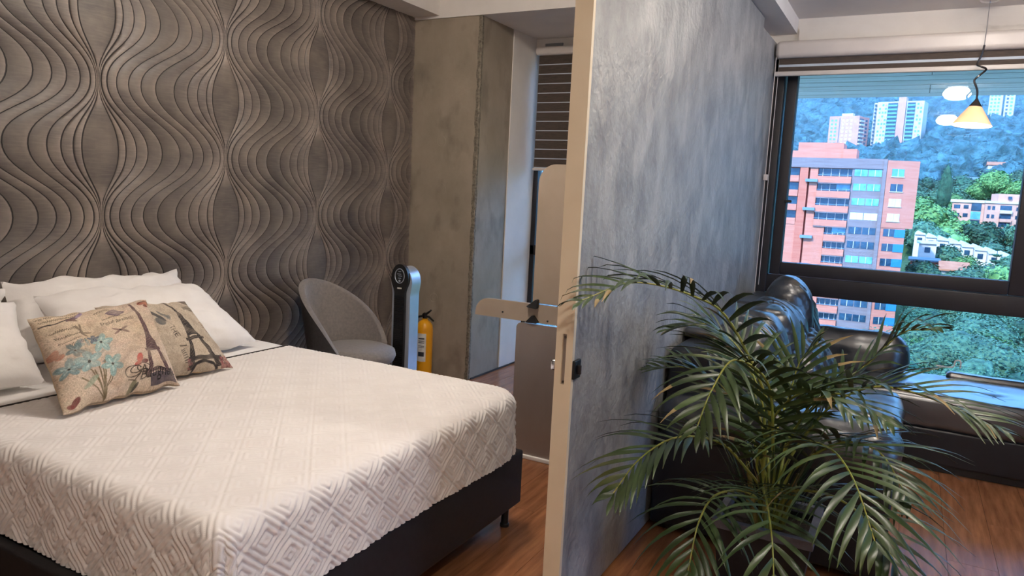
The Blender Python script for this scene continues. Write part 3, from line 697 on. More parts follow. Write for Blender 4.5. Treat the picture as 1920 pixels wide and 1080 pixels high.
Vo2 = [(x-.001*math.copysign(1, CX-x), y, z) for x, y, z in Vo]
MB().add(Vo2, Fi).build('back_shell', M_chairo, ch, sharp=None)
MB().lathe([(.001, .355), (.19, .355), (.225, .375), (.24, .41), (.232, .445), (.19, .462), (.001, .468)], c=(CX+.03, CY, 0), n=36, sx=1.08, caps=False).build('seat', M_chairf, ch, sharp=None)
for sx in (-1, 1):
    for sy in (-1, 1):
        MB().tube([(CX+sx*.14, CY+sy*.14, .37), (CX+sx*.21, CY+sy*.20, 0)], [.016, .009], 10).build('leg', M_black, ch)

# ================================================================== TOWER FAN
fn_ = thing('tower_fan', 'slim black and silver tower fan beside the grey chair', 'fan', (-2.955, 3.95, 0))
T = Matrix.Translation((-2.955, 3.95, 0)) @ Matrix.Rotation(math.radians(4), 4, 'Z')
MB().lathe([(.13, 0), (.13, .012), (.10, .026), (.05, .034)], n=32).xf(T).build('base', M_black, fn_)
def outline(w0, w1, z0, z1, n=10, top=True):
    pts = [(w0, z0), (w0, z1-.20)]
    for i in range(1, n+1):
        t = i/n; s = t*t*(3-2*t); pts.append((w0+(w1-w0)*s, z1-.20+.10*t))
    for i in range(1, n+1):
        an = PI/2*i/n; pts.append((w1*math.cos(an)*.98, z1-.10+.10*math.sin(an)))
    return [(-x, z) for x, z in reversed(pts[:-1])][::-1][::-1] and ([(x, z) for x, z in pts]+[(-x, z) for x, z in reversed(pts[:-1])])
MB().prism(outline(.070, .082, .03, .965), 'y', -.035, .075).xf(T).build('side_housing', M_silver, fn_, sharp=30)
MB().prism(outline(.040, .068, .05, .985), 'y', -.060, -.030).xf(T).build('front_panel', M_black, fn_, sharp=30)
sl = MB()
for i in range(52): sl.box(-.036, .036, -.066, -.058, .09+i*.0132, .097+i*.0132)
sl.xf(T).build('grille_slats', M_black, fn_, smooth=False)
rr = MB()
for i in range(40):
    a0 = 2*PI*i/40
    rr.tube([(.036*math.cos(a0), -.062, .905+.048*math.sin(a0)), (.036*math.cos(a0+.17), -.062, .905+.048*math.sin(a0+.17))], .003, 5)
dl = rr.xf(T).build('control_ring', M_silver, fn_)
mk_ = MB()
for (x, z, w_) in ((0, .935, .02), (-.004, .918, .03), (.004, .905, .028), (0, .89, .022)): mk_.box(x-w_/2, x+w_/2, -.0635, -.060, z-.002, z+.002)
mk_.lathe([(.008, 0), (.008, .002), (.001, .003)], c=(0, 0, 0), n=12); mk_.v[-36:] = [(x, -.061-z, .872+y) for x, y, z in mk_.v[-36:]]
mk_.xf(T).build('control_marks', M_silver, fn_, smooth=False)
MB().box(-.016, .016, -.0625, -.060, .818, .827).xf(T).build('badge', M_label, fn_, smooth=False)

# ================================================================== FIRE EXTINGUISHER
fx = thing('fire_extinguisher', 'yellow fire extinguisher with black handle by the concrete column', 'extinguisher', (-3.235, 4.60, 0))
c = (-3.235, 4.60, 0)
MB().lathe([(.055, 0), (.064, .006), (.065, .03), (.065, .40), (.060, .44), (.042, .465), (.022, .478), (.022, .49)], c=c, n=32).build('cylinder', M_yellow, fx)
MB().lathe([(.018, .485), (.018, .53), (.008, .535)], c=c, n=16).build('valve', M_dkchrome, fx)
MB().tube([(c[0]-.02, c[1], .515), (c[0]+.03, c[1]-.01, .535), (c[0]+.075, c[1]-.03, .565)], [.010, .009, .007], 8).tube([(c[0], c[1], .505), (c[0]+.05, c[1]-.015, .508), (c[0]+.10, c[1]-.03, .485)], [.010, .009, .007], 8).build('squeeze_handle', M_black, fx)
MB().tube(crom([(c[0]-.015, c[1], .51), (c[0]-.08, c[1], .47), (c[0]-.088, c[1]-.01, .30), (c[0]-.080, c[1]-.01, .12)], 16), .009, 8).build('hose', M_black, fx)
lb = MB(); n = 10
V = [(c[0]+.0655*math.cos(a_), c[1]+.0655*math.sin(a_), z) for z in (.16, .38) for a_ in np.linspace(-2.0, -.75, n)]
lbo = lb.add(V, [(i, i+1, n+i+1, n+i) for i in range(n-1)]).build('paper_label', M_label, fx)
for z0, z1 in ((.335, .345), (.318, .323), (.305, .310), (.28, .284), (.27, .274), (.20, .235)):
    V = [(c[0]+.0662*math.cos(a_), c[1]+.0662*math.sin(a_), z) for z in (z0, z1) for a_ in np.linspace(-1.7, -.95, n)]
    MB().add(V, [(i, i+1, n+i+1, n+i) for i in range(n-1)]).build('printed_line', M_ink, lbo)

# ================================================================== FOLDING PANEL STAND
st = thing('panel_stand', 'taupe stand of rounded upright, side arm and lower panel beside the sliding partition', 'stand', (-1.65, 3.59, 0))
def rrect(x0, x1, z0, z1, rs, n=8):
    P = []
    for (cx, cz, r, a0) in ((x0, z0, rs[0], PI), (x1, z0, rs[1], 1.5*PI), (x1, z1, rs[2], 0), (x0, z1, rs[3], PI/2)):
        sx = 1 if cx == x0 else -1; sz = 1 if cz == z0 else -1
        for i in range(n+1):
            a_ = a0+PI/2*i/n; P.append((cx+sx*r+r*math.cos(a_), cz+sz*r+r*math.sin(a_)))
    return P
MB().prism(rrect(-1.885, -1.40, .022, .775, (.004, .004, .03, .03)), 'y', 3.57, 3.592).build('lower_panel', M_taupe2, st, sharp=30)
MB().prism([(-2.168, .782)]+[(-2.168+.085*(1-math.cos(t)), .800+.085*math.sin(t)) for t in np.linspace(0.1, PI/2, 10)]+[(-1.38, .888), (-1.38, .782)], 'y', 3.585, 3.605).build('side_arm', M_taupe, st, sharp=30)
MB().prism(rrect(-1.800, -1.42, .892, 1.655, (.004, .004, .12, .10), 10), 'y', 3.588, 3.608).build('upright_panel', M_taupe, st, sharp=30)
def tri(P): return MB().prism(P, 'y', 3.560, 3.588).build('corner_bracket', M_black, st, sharp=30)
tri([(-1.825, .872), (-1.815, .866), (-1.766, .863), (-1.760, .870), (-1.760, .912), (-1.768, .916)])
tri([(-1.822, .788), (-1.815, .782), (-1.758, .782), (-1.752, .790), (-1.780, .822), (-1.790, .822)])
for x, z in ((-1.985, .818), (-1.70, .800), (-1.50, .80)): MB().lathe([(.0055, 0), (.0055, .003), (.001, .004)], n=10).xf(Matrix.Translation((x, 3.585, z)) @ Matrix.Rotation(PI/2, 4, 'X')).build('screw', M_black, st)
rb('foot_strip', -1.885, -1.40, 3.555, 3.605, 0, .022, M_white, st, r=.004)
for x in (-1.87, -1.42): box1('rear_support', x, x+.02, 3.592, 3.606, .02, .80, M_black, st)

# ================================================================== SOFA
so = thing('sectional_sofa', 'black leather corner sofa along the grey partition and under the window', 'sofa', (-.2, 4.4, 0))
LE = M_leather
box1('base', -.905, .02, 3.14, 4.76, .05, .30, M_leather2, so)
soft('arm', -.912, .058, 3.10, 3.41, .40, .635, LE, so, r=.10, seg=5, k=30, puff=.012, wr=.008, wsc=7, seed=1, crease=.006)
rb('arm_panel', -.91, .048, 3.115, 3.40, .035, .46, M_leather2, so, r=.015, seg=3, k=2)
soft('back_frame', -.920, -.70, 3.235, 5.38, .25, .835, M_leather2, so, r=.05, seg=3, k=6)
for i, (ya, yb) in enumerate(((3.42, 4.02), (4.02, 4.66), (4.64, 5.18))):
    def lean(p): return Vector((p.x-.16*(p.z-.45), p.y, p.z))
    soft('back_cushion', -.72, -.43, ya, yb, .43, .93, LE, so, r=.10, seg=7, k=40, puff=.035, wr=.018, wsc=5, seed=10+i, fn=lean, crease=.014)
def lean2(p): return Vector((p.x-.10*(p.z-.45), p.y, p.z))
soft('headrest', -.69, -.45, 4.62, 4.94, .62, 1.045, LE, so, r=.11, seg=7, k=24, puff=.02, wr=.010, wsc=5, seed=21, fn=lean2, crease=.006)
for ya, yb in ((3.50, 4.62), (4.70, 5.36)): soft('headrest_flap', -.925, -.70, ya, yb, .835, .885, LE, so, r=.022, seg=3, k=8, wr=.004, seed=3)
for i, (ya, yb) in enumerate(((3.40, 4.05), (4.06, 4.73))):
    soft('seat_cushion', -.56, .062, ya, yb, .285, .455, M_leather3, so, r=.05, seg=4, k=14, puff=.010, wr=.009, wsc=6, seed=30+i)
rb('chaise_base', -.90, 1.42, 4.765, 5.42, .045, .262, M_leather2, so, r=.02, seg=3, k=2)
rb('chaise_plinth', -.88, 1.40, 4.80, 5.40, .0, .05, M_black, so, r=.006)
def tuft(p):
    q = p.copy()
    for tx, ty in ((.10, 4.98), (.52, 4.97), (.95, 4.98)):
        d = math.hypot((p.x-tx)/1.6, p.y-ty)
        if p.z > .40: q.z -= .014*math.exp(-(d/.04)**2)
    return q
soft('chaise_cushion', -.56, 1.43, 4.745, 5.42, .258, .455, M_leather3, so, r=.04, seg=4, k=40, puff=.008, wr=.006, wsc=5, seed=40, fn=tuft)
soft('window_back_roll', -.80, .065, 5.17, 5.43, .40, .70, LE, so, r=.12, seg=6, k=12, puff=.01, wr=.012, wsc=6, seed=44)
soft('chaise_bolster', .30, 1.43, 5.35, 5.445, .43, .488, M_leather3, so, r=.035, seg=4, k=10, wr=.005, seed=45)
for x, y in ((-.885, 3.16), (-.02, 3.16), (.02, 4.66)): rb('foot', x, x+.075, y, y+.06, 0, .055, M_dkchrome, so, r=.006)
for x, y in ((.10, 4.98), (.52, 4.97), (.95, 4.98)): MB().lathe([(.007, 0), (.007, .003), (.001, .005)], c=(x, y, .446), n=12).build('button', M_black, so)
o, _, _ = quad_pillow('throw_pillow', (-.33, 4.12, .475), (-.27, 4.60, .475), (-.46, 4.66, .78), (-.50, 4.18, .76), .14, LE, wr=.016, wsc=5, seed=8, pinch=.08)
tag(o, 'crumpled black leather throw pillow on the sofa seat', 'pillow')
o = MB().tube(crom([(.24, 5.455, .505), (.33, 5.458, .508), (.345, 5.458, .55), (.372, 5.458, .552), (.376, 5.458, .507)], 24), .005, 8).build('cable', M_white, None, (.3, 5.455, .50))
tag(o, 'small looped white cable behind the chaise at the window', 'cable')

# ================================================================== PLANTER AND PALM
pl = thing('planter', 'square black planter with grey rim standing by the sofa arm', 'planter', (-.35, 2.765, 0))
def frus(name, w0, w1, z0, z1, wall, m, zin):
    cx, cy = -.352, 2.765; V = []
    for w_, z in ((w0, z0), (w1, z1), (w1-wall, z1), (w1-wall-.004, zin)):
        V += [(cx-w_, cy-w_, z), (cx+w_, cy-w_, z), (cx+w_, cy+w_, z), (cx-w_, cy+w_, z)]
    F = [(3, 2, 1, 0)]
    for k in range(3): F += [(k*4+i, k*4+(i+1) % 4, k*4+4+(i+1) % 4, k*4+4+i) for i in range(4)]
    return MB().add(V, F).build(name, m, pl, sharp=20)
frus('pot_body', .125, .166, 0, .335, .012, M_planter, .20)
cx, cy = -.352, 2.765
rim = MB()
V = []
for w_, z in ((.166, .325), (.174, .325), (.174, .357), (.148, .357), (.146, .325)): V += [(cx-w_, cy-w_, z), (cx+w_, cy-w_, z), (cx+w_, cy+w_, z), (cx-w_, cy+w_, z)]
rim.add(V, [(k*4+i, k*4+(i+1) % 4, k*4+4+(i+1) % 4, k*4+4+i) for k in range(4) for i in range(4)]).build('rim', M_rim, pl, sharp=20)
g = 16; V = [(cx-.147+.294*i/g, cy-.147+.294*j/g, .305+.012*noise.noise(Vector((i*.5, j*.5, 0)))) for i in range(g+1) for j in range(g+1)]
MB().add(V, [(i*(g+1)+j, (i+1)*(g+1)+j, (i+1)*(g+1)+j+1, i*(g+1)+j+1) for i in range(g) for j in range(g)]).build('soil', M_soil, pl)

palm = thing('areca_palm', 'bushy areca palm with arching fronds and some browned leaf tips', 'plant', (-.352, 2.765, .30))
FR = {
'A': [(-0.387, 2.72, 0.775), (-0.521, 2.6, 1.079), (-0.622, 2.45, 1.178), (-0.764, 2.25, 1.227), (-0.86, 2.05, 1.18)],
'C': [(-0.339, 2.6, 0.659), (-0.362, 2.5, 0.906), (-0.447, 2.35, 1.002), (-0.478, 2.2, 0.933), (-0.495, 2.12, 0.833)],
'D': [(-0.429, 2.65, 0.545), (-0.501, 2.5, 0.673), (-0.611, 2.35, 0.711), (-0.687, 2.2, 0.666), (-0.734, 2.1, 0.573)],
'G': [(-0.294, 2.65, 0.674), (-0.161, 2.45, 0.746), (-0.072, 2.25, 0.733), (0.004, 2.1, 0.622)],
'H': [(-0.274, 2.8, 0.635), (-0.181, 2.8, 0.794), (-0.051, 2.75, 0.896), (0.108, 2.7, 0.899), (0.28, 2.6, 0.861)],
'F': [(-0.361, 2.6, 0.508), (-0.311, 2.35, 0.563), (-0.26, 2.15, 0.539), (-0.227, 2.05, 0.428)],
'B': [(-0.417, 2.8, 0.75), (-0.521, 2.85, 0.93), (-0.651, 2.85, 1.018), (-0.774, 2.8, 0.998)],
'E': [(-0.432, 2.6, 0.481), (-0.493, 2.45, 0.499), (-0.506, 2.3, 0.458), (-0.504, 2.2, 0.337)],
'I': [(-0.318, 2.85, 0.632), (-0.226, 2.9, 0.782), (-0.082, 2.95, 0.939), (0.01, 2.95, 1.061), (0.098, 2.9, 1.094)],
'K': [(-0.373, 2.85, 0.599), (-0.345, 2.95, 0.77), (-0.324, 3.0, 0.892), (-0.267, 3.02, 0.982)],
'M': [(-0.257, 2.7, 0.588), (-0.124, 2.6, 0.725), (-0.01, 2.5, 0.743), (0.073, 2.4, 0.659)],
'N': [(-0.476, 2.85, 0.642), (-0.612, 2.95, 0.767), (-0.746, 2.95, 0.812), (-0.884, 2.92, 0.796)],
'O': [(-0.273, 2.6, 0.52), (-0.127, 2.4, 0.609), (-0.0, 2.25, 0.599), (0.077, 2.15, 0.523)],
'Q': [(-0.38, 2.8, 0.55), (-0.452, 2.9, 0.72), (-0.524, 3.0, 0.86), (-0.643, 3.02, 0.95)],
'S': [(-0.32, 2.75, 0.599), (-0.243, 2.7, 0.807), (-0.142, 2.65, 0.875), (-0.006, 2.55, 0.834)],
'T': [(-0.41, 2.75, 0.558), (-0.333, 2.6, 0.795), (-0.214, 2.5, 0.913), (-0.093, 2.4, 0.873)]}
#        leaflets per side, longest leaflet, droop
FP = {'A': (25, .27, .55), 'C': (22, .25, .55), 'D': (22, .25, .6), 'G': (24, .33, .7), 'H': (25, .30, .5), 'F': (19, .26, .6), 'B': (24, .26, .5), 'E': (18, .26, .9), 'I': (22, .24, .7),
      'K': (20, .24, .5), 'M': (20, .26, .7), 'N': (18, .22, .4), 'O': (18, .28, .8), 'Q': (20, .24, .5), 'S': (20, .25, .6), 'T': (18, .22, .6)}
rl = random.Random(21)
def leaflet(p, d, wdir, L, wd, droop, mb):
    n = 6; V = []; F = []; q = p.copy(); dd = d.copy(); dry = rl.random() < .08
    side = wdir.copy()
    for i in range(n+1):
        t = i/n; w_ = wd*(.35+1.3*t if t < .35 else (1-t)**.75*1.22)*(1 if t < 1 else 0)+.0006
        s_ = (side-dd*side.dot(dd)).normalized(); nn = dd.cross(s_)
        V += [q-s_*w_+nn*w_*.35, q, q+s_*w_+nn*w_*.35]
        q = q+dd*L/n; dd = (dd+Vector((0, 0, -1))*droop*(.10+.35*t)).normalized()
        if q.x < -.925: q.x = -.925
        if q.z < .015: q.z = .015
    for i in range(n):
        for k in (0, 1): F.append((i*3+k, i*3+k+1, i*3+k+4, i*3+k+3))
    mb.add(V, F)
    if dry: mb.mi[-4:] = [1]*4
nleaf = 0
for key, P in FR.items():
    N, LL, dr = FP[key]; N = int(N*.78)
    base = Vector((-.352+rl.uniform(-.05, .05), 2.765+rl.uniform(-.05, .05), .30))
    first = Vector(P[0]); mid = base.lerp(first, .5)+Vector((0, 0, .03))
    path = crom([base, mid]+P, 60)
    L_ = [0]
    for a_, b_ in zip(path[:-1], path[1:]): L_.append(L_[-1]+(b_-a_).length)
    fro = MB().tube(path, [.0065*(1-.82*l/L_[-1])+.0008 for l in L_], 6).build('frond', M_rachis, palm)
    l0 = sum((b_-a_).length for a_, b_ in zip(path[:24], path[1:25]))
    big = nleaf < 270
    allmb = MB()
    for i in range(N):
        t = i/(N-1); l = l0+(L_[-1]-l0)*(t**.92); k = max(1, min(59, int(np.searchsorted(L_, l)))); p = path[k-1].lerp(path[k], (l-L_[k-1])/max(1e-6, L_[k]-L_[k-1]))
        tg = (path[min(k+1, 60)]-path[max(k-2, 0)]).normalized()
        upv = Vector((0, 0, 1)); sd = tg.cross(upv)
        sd = sd.normalized() if sd.length > .1 else Vector((1, 0, 0))
        nup = sd.cross(tg).normalized()
        for sg in (-1, 1):
            an = math.radians(62-34*t+rl.uniform(-5, 5)); ln = 1.15*LL*(.45+.55*math.sin(PI*min(1, .18+.78*t)))*(1-.45*max(0, t-.75)/.25)*rl.uniform(.88, 1.08)
            d = (tg*math.cos(an)+sd*sg*math.sin(an)+nup*rl.uniform(.12, .34)).normalized()
            mb = MB() if big else allmb
            leaflet(p, d, tg.cross(d).cross(d) if False else tg, ln, .0122*rl.uniform(.85, 1.15), dr*rl.uniform(.8, 1.2), mb)
            if big: mb.build('leaflet', [M_leaf, M_leafdry], fro, sharp=None); nleaf += 1
    if not big:
        o = allmb.build('leaflets', [M_leaf, M_leafdry], fro, sharp=None); o['kind'] = 'stuff'
for i in range(9):
    an = rl.uniform(0, 6.28); r = rl.uniform(.01, .06); b = Vector((-.352+r*math.cos(an), 2.765+r*math.sin(an), .295)); tp = b+Vector((math.cos(an)*.05, math.sin(an)*.05, rl.uniform(.14, .30)))
    MB().tube([b, b.lerp(tp, .5), tp], [.013, .011, .006], 8).build('cane', M_cane, palm)
yl = MB()
for i in range(70):
    an = rl.uniform(0, 6.28); r = rl.uniform(0, .07); b = Vector((-.352+r*math.cos(an), 2.765+r*math.sin(an), .32)); d = Vector((math.cos(an)*.5, math.sin(an)*.5, 1)).normalized()
    leaflet(b+d*rl.uniform(0, .22), d, Vector((-math.sin(an), math.cos(an), 0)), rl.uniform(.14, .30), .005, .25, yl)
o = yl.build('young_leaves', [M_leaf, M_leafdry], palm, sharp=None); o['kind'] = 'stuff'

# ================================================================== LAMPS
M_shade = mat('amber_glass_shade', '#f7c58c', '#ffdcb0', rough=.35, scale=4, emit='#ffb488', estr=.6)
M_shadein = mat('lit_shade_inside', '#fff3e2', rough=.5, emit='#fff0dc', estr=2.2)
M_bulb = mat('lamp_bulb', '#fff3dd', emit='#ffe8c8', estr=60)
pe = thing('pendant_lamp', 'hanging cone lamp with amber glass shade on twisted chrome stem', 'lamp', (.266, 5.20, 2.0))
PX, PY = .266, 5.20
MB().lathe([(.055, .0), (.055, -.012), (.042, -.022), (.010, -.026)], c=(PX, PY, 2.752), n=28).build('canopy', M_chrome, pe)
MB().tube([(PX, PY, 2.73), (PX, PY, 2.475)], .0018, 6).build('cable', M_chrome, pe)
stem = crom([(PX, PY, 2.485), (PX-.006, PY, 2.44), (PX-.018, PY, 2.40), (PX-.026, PY-.005, 2.375), (PX-.005, PY-.02, 2.36), (PX+.024, PY-.005, 2.345), (PX-.005, PY+.02, 2.315), (PX-.028, PY+.008, 2.285), (PX-.016, PY, 2.25), (PX-.006, PY, 2.22), (PX-.004, PY, 2.17)], 70)
MB().tube(stem, .0058, 8).build('twisted_stem', M_dkchrome, pe)
TL = Matrix.Translation((PX-.004, PY, 2.165)) @ Matrix.Rotation(math.radians(4), 4, 'Y') @ Matrix.Rotation(math.radians(-4), 4, 'X')
MB().lathe([(.006, .015), (.010, .005), (.036, -.035), (.034, -.037)], n=28, caps=False).xf(TL).build('shade_holder', M_dkchrome, pe)
MB().lathe([(.033, -.033), (.106, -.145)], n=40, caps=False).xf(TL).build('shade', M_shade, pe)
MB().lathe([(.1035, -.145), (.0305, -.035)], n=40, caps=False).xf(TL).build('shade_lining', M_shadein, pe)
MB().lathe([(.001, -.085), (.016, -.078), (.020, -.062), (.012, -.045), (.010, -.037)], n=16, caps=False).xf(TL).build('bulb', M_bulb, pe)
M_dome = mat('lit_opal_glass', '#fff1dc', rough=.4); 
def dome(label, x, y, zc, estr, r=.125, col='#fff5ea'):
    m = mat('lit_opal_glass_%d' % estr, '#fff1dc', rough=.4, emit=col, estr=estr)
    t = thing('ceiling_light', label, 'lamp', (x, y, zc-.09), 'opal dome ceiling lights')
    MB().lathe([(r*.80, 0), (r*.80, -.02), (r*.72, -.025)], c=(x, y, zc), n=28).build('mount', M_chrome, t)
    MB().lathe([(r*.5, -.020), (r*.80, -.040), (r, -.075), (r*.98, -.095), (r*.85, -.120), (r*.55, -.140), (.001, -.150)], c=(x, y, zc), n=32).build('dome', m, t)
dome('opal dome ceiling light in the living room midway to the window', .26, 2.52, 2.752, 120)
dome('opal dome ceiling light in the living room near the entrance', .26, .10, 2.752, 170)
dome('added unseen opal dome light brightening the living room ceiling by the window', .26, 4.40, 2.752, 48)  # added out of view to lift the ceiling, header and cassette
dome('opal dome ceiling light above the bed', -1.85, 2.6, 3.10, 145, r=.15)

dl_ = thing('added_downlight', 'added unseen soffit lamp brightening the column side and alcove wall', 'lamp', (-1.75, 5.15, 2.77))  # lamp added out of view to light column side and alcove
MB().lathe([(.075, .017), (.105, .017), (.105, .005), (.098, 0), (.078, .002)], c=(-1.75, 5.15, 2.77), n=32, caps=False).build('trim_ring', M_white, dl_)
MB().lathe([(.001, .008), (.078, .008), (.078, .012), (.001, .012)], c=(-1.75, 5.15, 2.77), n=32, caps=False).build('diffuser', mat('lit_diffuser', '#fff4e6', emit='#fff0de', estr=75), dl_)

# ================================================================== OUTSIDE
M_brick = mat('orange_brick', '#c66b57', '#d07b67', rough=.85, scale=.9, stretch=(.3, 1, 4))
M_brick2 = mat('pale_orange_brick', '#cf7b67', '#d88c79', rough=.85, scale=.8, stretch=(.3, 1, 4))
M_gbrick = mat('grey_brown_brick', '#807074', '#8f8085', rough=.85, scale=.8, stretch=(.3, 1, 4))
M_pink = mat('pink_render', '#cf9482', '#dba896', rough=.85, scale=.3)
M_pale = mat('pale_render', '#cdbfb8', '#d9cdc6', rough=.85, scale=.3)
M_slab = mat('blue_grey_slab', '#6f86a0', '#7d93ab', rough=.7)
M_wglass = mat('building_window_dark', '#1d3347', '#33536c', rough=.12, scale=1.2, spec=.8)
M_wlight = mat('building_window_pale', '#4f8fb0', '#7cb8cf', rough=.12, scale=.9, spec=.8)
M_wblind = mat('building_window_blind', '#e9efee', '#d9e4e6', rough=.5, scale=1)
M_teal = mat('teal_balcony', '#6fb5ad', '#4f9a98', rough=.5, scale=1)
M_bluep = mat('blue_glass_panel', '#2b76b5', '#3a8cc8', rough=.2)
M_roofw = mat('white_roof', '#d3d8da', '#c2ccd1', rough=.7, scale=.5)
M_roofg = mat('grey_roof', '#5b6b78', '#6d7d88', rough=.8, scale=.5)
M_roofr = mat('red_tile_roof', '#b06a4e', '#c58365', rough=.85, scale=1)
M_hill = mat('hillside_soil', '#2b4a26', '#3b5a30', rough=1, scale=.05)
M_t = [mat('tree_foliage_mid', '#284e3a', '#5a8468', rough=.75, scale=4.5, lo=.36, hi=.66, rand=.22, bump=1, bscale=13, bdist=.08),
       mat('tree_foliage_dark', '#1d4230', '#3d6b50', rough=.75, scale=4.5, lo=.36, hi=.66, rand=.22, bump=1, bscale=13, bdist=.08),
       mat('tree_foliage_bright', '#4a7a44', '#7fa862', rough=.75, scale=4.5, lo=.36, hi=.66, rand=.15, bump=1, bscale=13, bdist=.08)]
M_far = mat('far_forest_hazed', '#1d454a', '#568896', rough=.9, scale=.12, lo=.38, hi=.66, bump=1, bscale=.5, bdist=3)  # blue of distant haze mixed into the foliage colour
M_trunk = mat('bark', '#4b3b2c', '#5e4c3a', rough=.9, scale=3)

def terr(x, y):
    z = np.interp(y, [0, 40, 132, 152, 200, 300, 420, 560, 800, 1200, 1800], [-34, -34, -33, -20, -13, -10, 10, 42, 108, 215, 340])
    return z+np.where(y > 250, 9*np.sin(x*.012+1)*np.sin(y*.006)+5*np.sin(x*.031+y*.013), 0)
gx = np.linspace(-900, 1100, 90); gy = np.concatenate([np.linspace(9, 300, 40), np.linspace(320, 1800, 50)])
X, Y = np.meshgrid(gx, gy, indexing='ij')
gr = mk('ground', np.stack([X, Y, terr(X, Y)], -1).reshape(-1, 3), grid_faces(len(gx), len(gy)), M_hill, sharp=None); struct(gr, 'wooded hillside rising beyond the valley')

# facade helper: boxes set along an edge P0 -> P1 (seen from outside, left to right)
class Facade:
    def __init__(s, root, P0, P1): 
        s.r = root; s.p = Vector((*P0, 0)); d = Vector((*P1, 0))-s.p; s.L = d.length; s.d = d.normalized(); s.n = Vector((s.d.y, -s.d.x, 0))
    def box(s, name, t0, t1, z0, z1, out, inn, m, par=None):
        V = []
        for z in (z0, z1):
            for (t, o) in ((t0, out), (t1, out), (t1, -inn), (t0, -inn)):
                q = s.p+s.d*t+s.n*o; V.append((q.x, q.y, z))
        return MB().add(V, [(0, 3, 2, 1), (4, 5, 6, 7), (0, 1, 5, 4), (1, 2, 6, 5), (2, 3, 7, 6), (3, 0, 4, 7)]).build(name, m, par or s.r, smooth=False)
    def win(s, t0, t1, z0, z1, m, out=.06, mull=0):
        w_ = s.box('window', t0, t1, z0, z1, out, .3, m)
        for k in range(mull):
            t = t0+(t1-t0)*(k+1)/(mull+1); s.box('window_mullion', t-.05, t+.05, z0, z1, out+.05, .1, M_pale, w_)
        return w_
    def wins(s, t0, t1, z0, z1, m, out=.06, mull=0): return s.win(t0, t1, z0, z1, m, out, mull)
rw = random.Random(9)
# --- orange apartment block
ob = thing('apartment_block', 'orange brick apartment block with long balconies, nearest across the valley', 'building', (-11, 147, -34))
f = Facade(ob, (-26, 140), (0, 140))          # t = x + 26
f.box('main_wall', 0, 21.0, -35, 9.9, -.9, 16, M_brick); f.box('roof_fascia', 0, 21.3, 8.25, 9.95, .35, 2, M_gbrick)
f.box('penthouse', 6.9, 14.3, 9.95, 12.65, -.6, 7, M_brick2); f.box('penthouse', 14.3, 16.5, 9.95, 11.6, -.3, 6, M_brick2); f.box('penthouse', 2, 6.9, 9.95, 11.2, -.6, 7, M_brick2)
f.box('pier', 7.7, 9.05, -35, 8.25, .25, 1.2, M_brick); f.box('pier', 9.35, 10.65, -35, 8.25, 0, 1.2, M_brick2); f.box('pier', 10.6, 12.55, -35, -1.6, .1, 1.2, M_brick2); f.box('pier', 0, 7.7, -35, -1.4, .1, 1.2, M_brick2)
for z in (5.75, .75, -4.2, -9.2, -14.2, -19.2): f.box('service_slab', 8.75, 10.75, z, z+.5, .8, 1, M_slab)
par = [6.82, 4.27, 1.74, -.75, -3.32, -5.80, -8.35, -10.9, -13.4, -15.95, -18.5, -21.0, -23.5]
for i, zt in enumerate(par):
    t0 = 10.7 if i < 4 else 12.6
    f.box('balcony_parapet', t0, 16.1, zt-1.12, zt, .45, .9, M_brick2); f.box('balcony_floor', t0, 16.1, zt-1.30, zt-1.12, .4, 1, M_gbrick)
    g_ = f.box('balcony_glazing', t0, 16.1, zt, zt+1.35, -.75, 1.2, M_wglass)
    for k in range(4):
        t = t0+(16.1-t0)*(k+.5)/4; f.box('glazing_bar', t-.05, t+.05, zt, zt+1.35, -.68, .8, M_pale, g_)
    if i in (1, 4, 7): f.box('drawn_blind', 13.8, 16.0, zt+.35, zt+1.3, -.66, .8, M_wlight, g_)
    f.box('balcony_rail', t0, 16.1, zt+.18, zt+.26, .40, -.3, M_slab)
    if i < 4:
        f.box('window', 4.3, 7.5, zt, zt+1.3, -.75, 1.2, M_wglass); f.box('balcony_parapet', 4.2, 7.6, zt-1.12, zt, .2, .9, M_brick2)
f.box('grey_bay', 16.15, 21.0, -35, 8.25, .1, 1, M_gbrick); f.box('grey_fin', 20.9, 21.45, -35, 9.95, .7, 2, M_gbrick)
gm = [M_wlight, M_wlight, M_wlight, M_wblind, M_wglass, M_wglass, M_wlight, M_wglass, M_wlight, M_wglass, M_wglass, M_wlight, M_wglass]
for i, zt in enumerate([8.15, 5.70, 3.22, .72, -1.75, -4.2, -6.75, -9.3, -11.9, -14.4, -16.95, -19.5, -22.0]):
    f.win(16.5, 18.55, zt-1.18, zt, gm[i], .16, 1); f.win(18.7, 20.75, zt-1.18, zt, gm[i] if i != 1 else M_wlight, .16, 1)
f2 = Facade(ob, (-4.5, 139.4), (.25, 141.2))
f2.box('corner_tower', 0, f2.L, -1.55, 9.75, 0, 12, M_brick2); f2.box('corner_tower_base', 0, f2.L-1.1, -35, -1.55, -.1, 12, M_brick2)
tm = [M_wlight, M_wglass, M_wblind, M_wblind]
for i, zt in enumerate([8.35, 5.85, 3.35, .85]):
    f2.win(.8, 2.75, zt-1.25, zt, tm[i], .06, 1); f2.box('window_sill', .7, 2.85, zt-1.38, zt-1.25, .15, .3, M_pale)
for i, zt in enumerate([-1.75, -4.25, -6.8, -9.35, -11.9, -14.4, -16.95, -19.5, -22.0]):
    f2.win(.5, 2.3, zt-1.25, zt, M_wglass, -.04, 1); f2.box('blue_panel', 2.3, f2.L-1.1, zt-1.35, zt, -.02, .3, M_bluep)
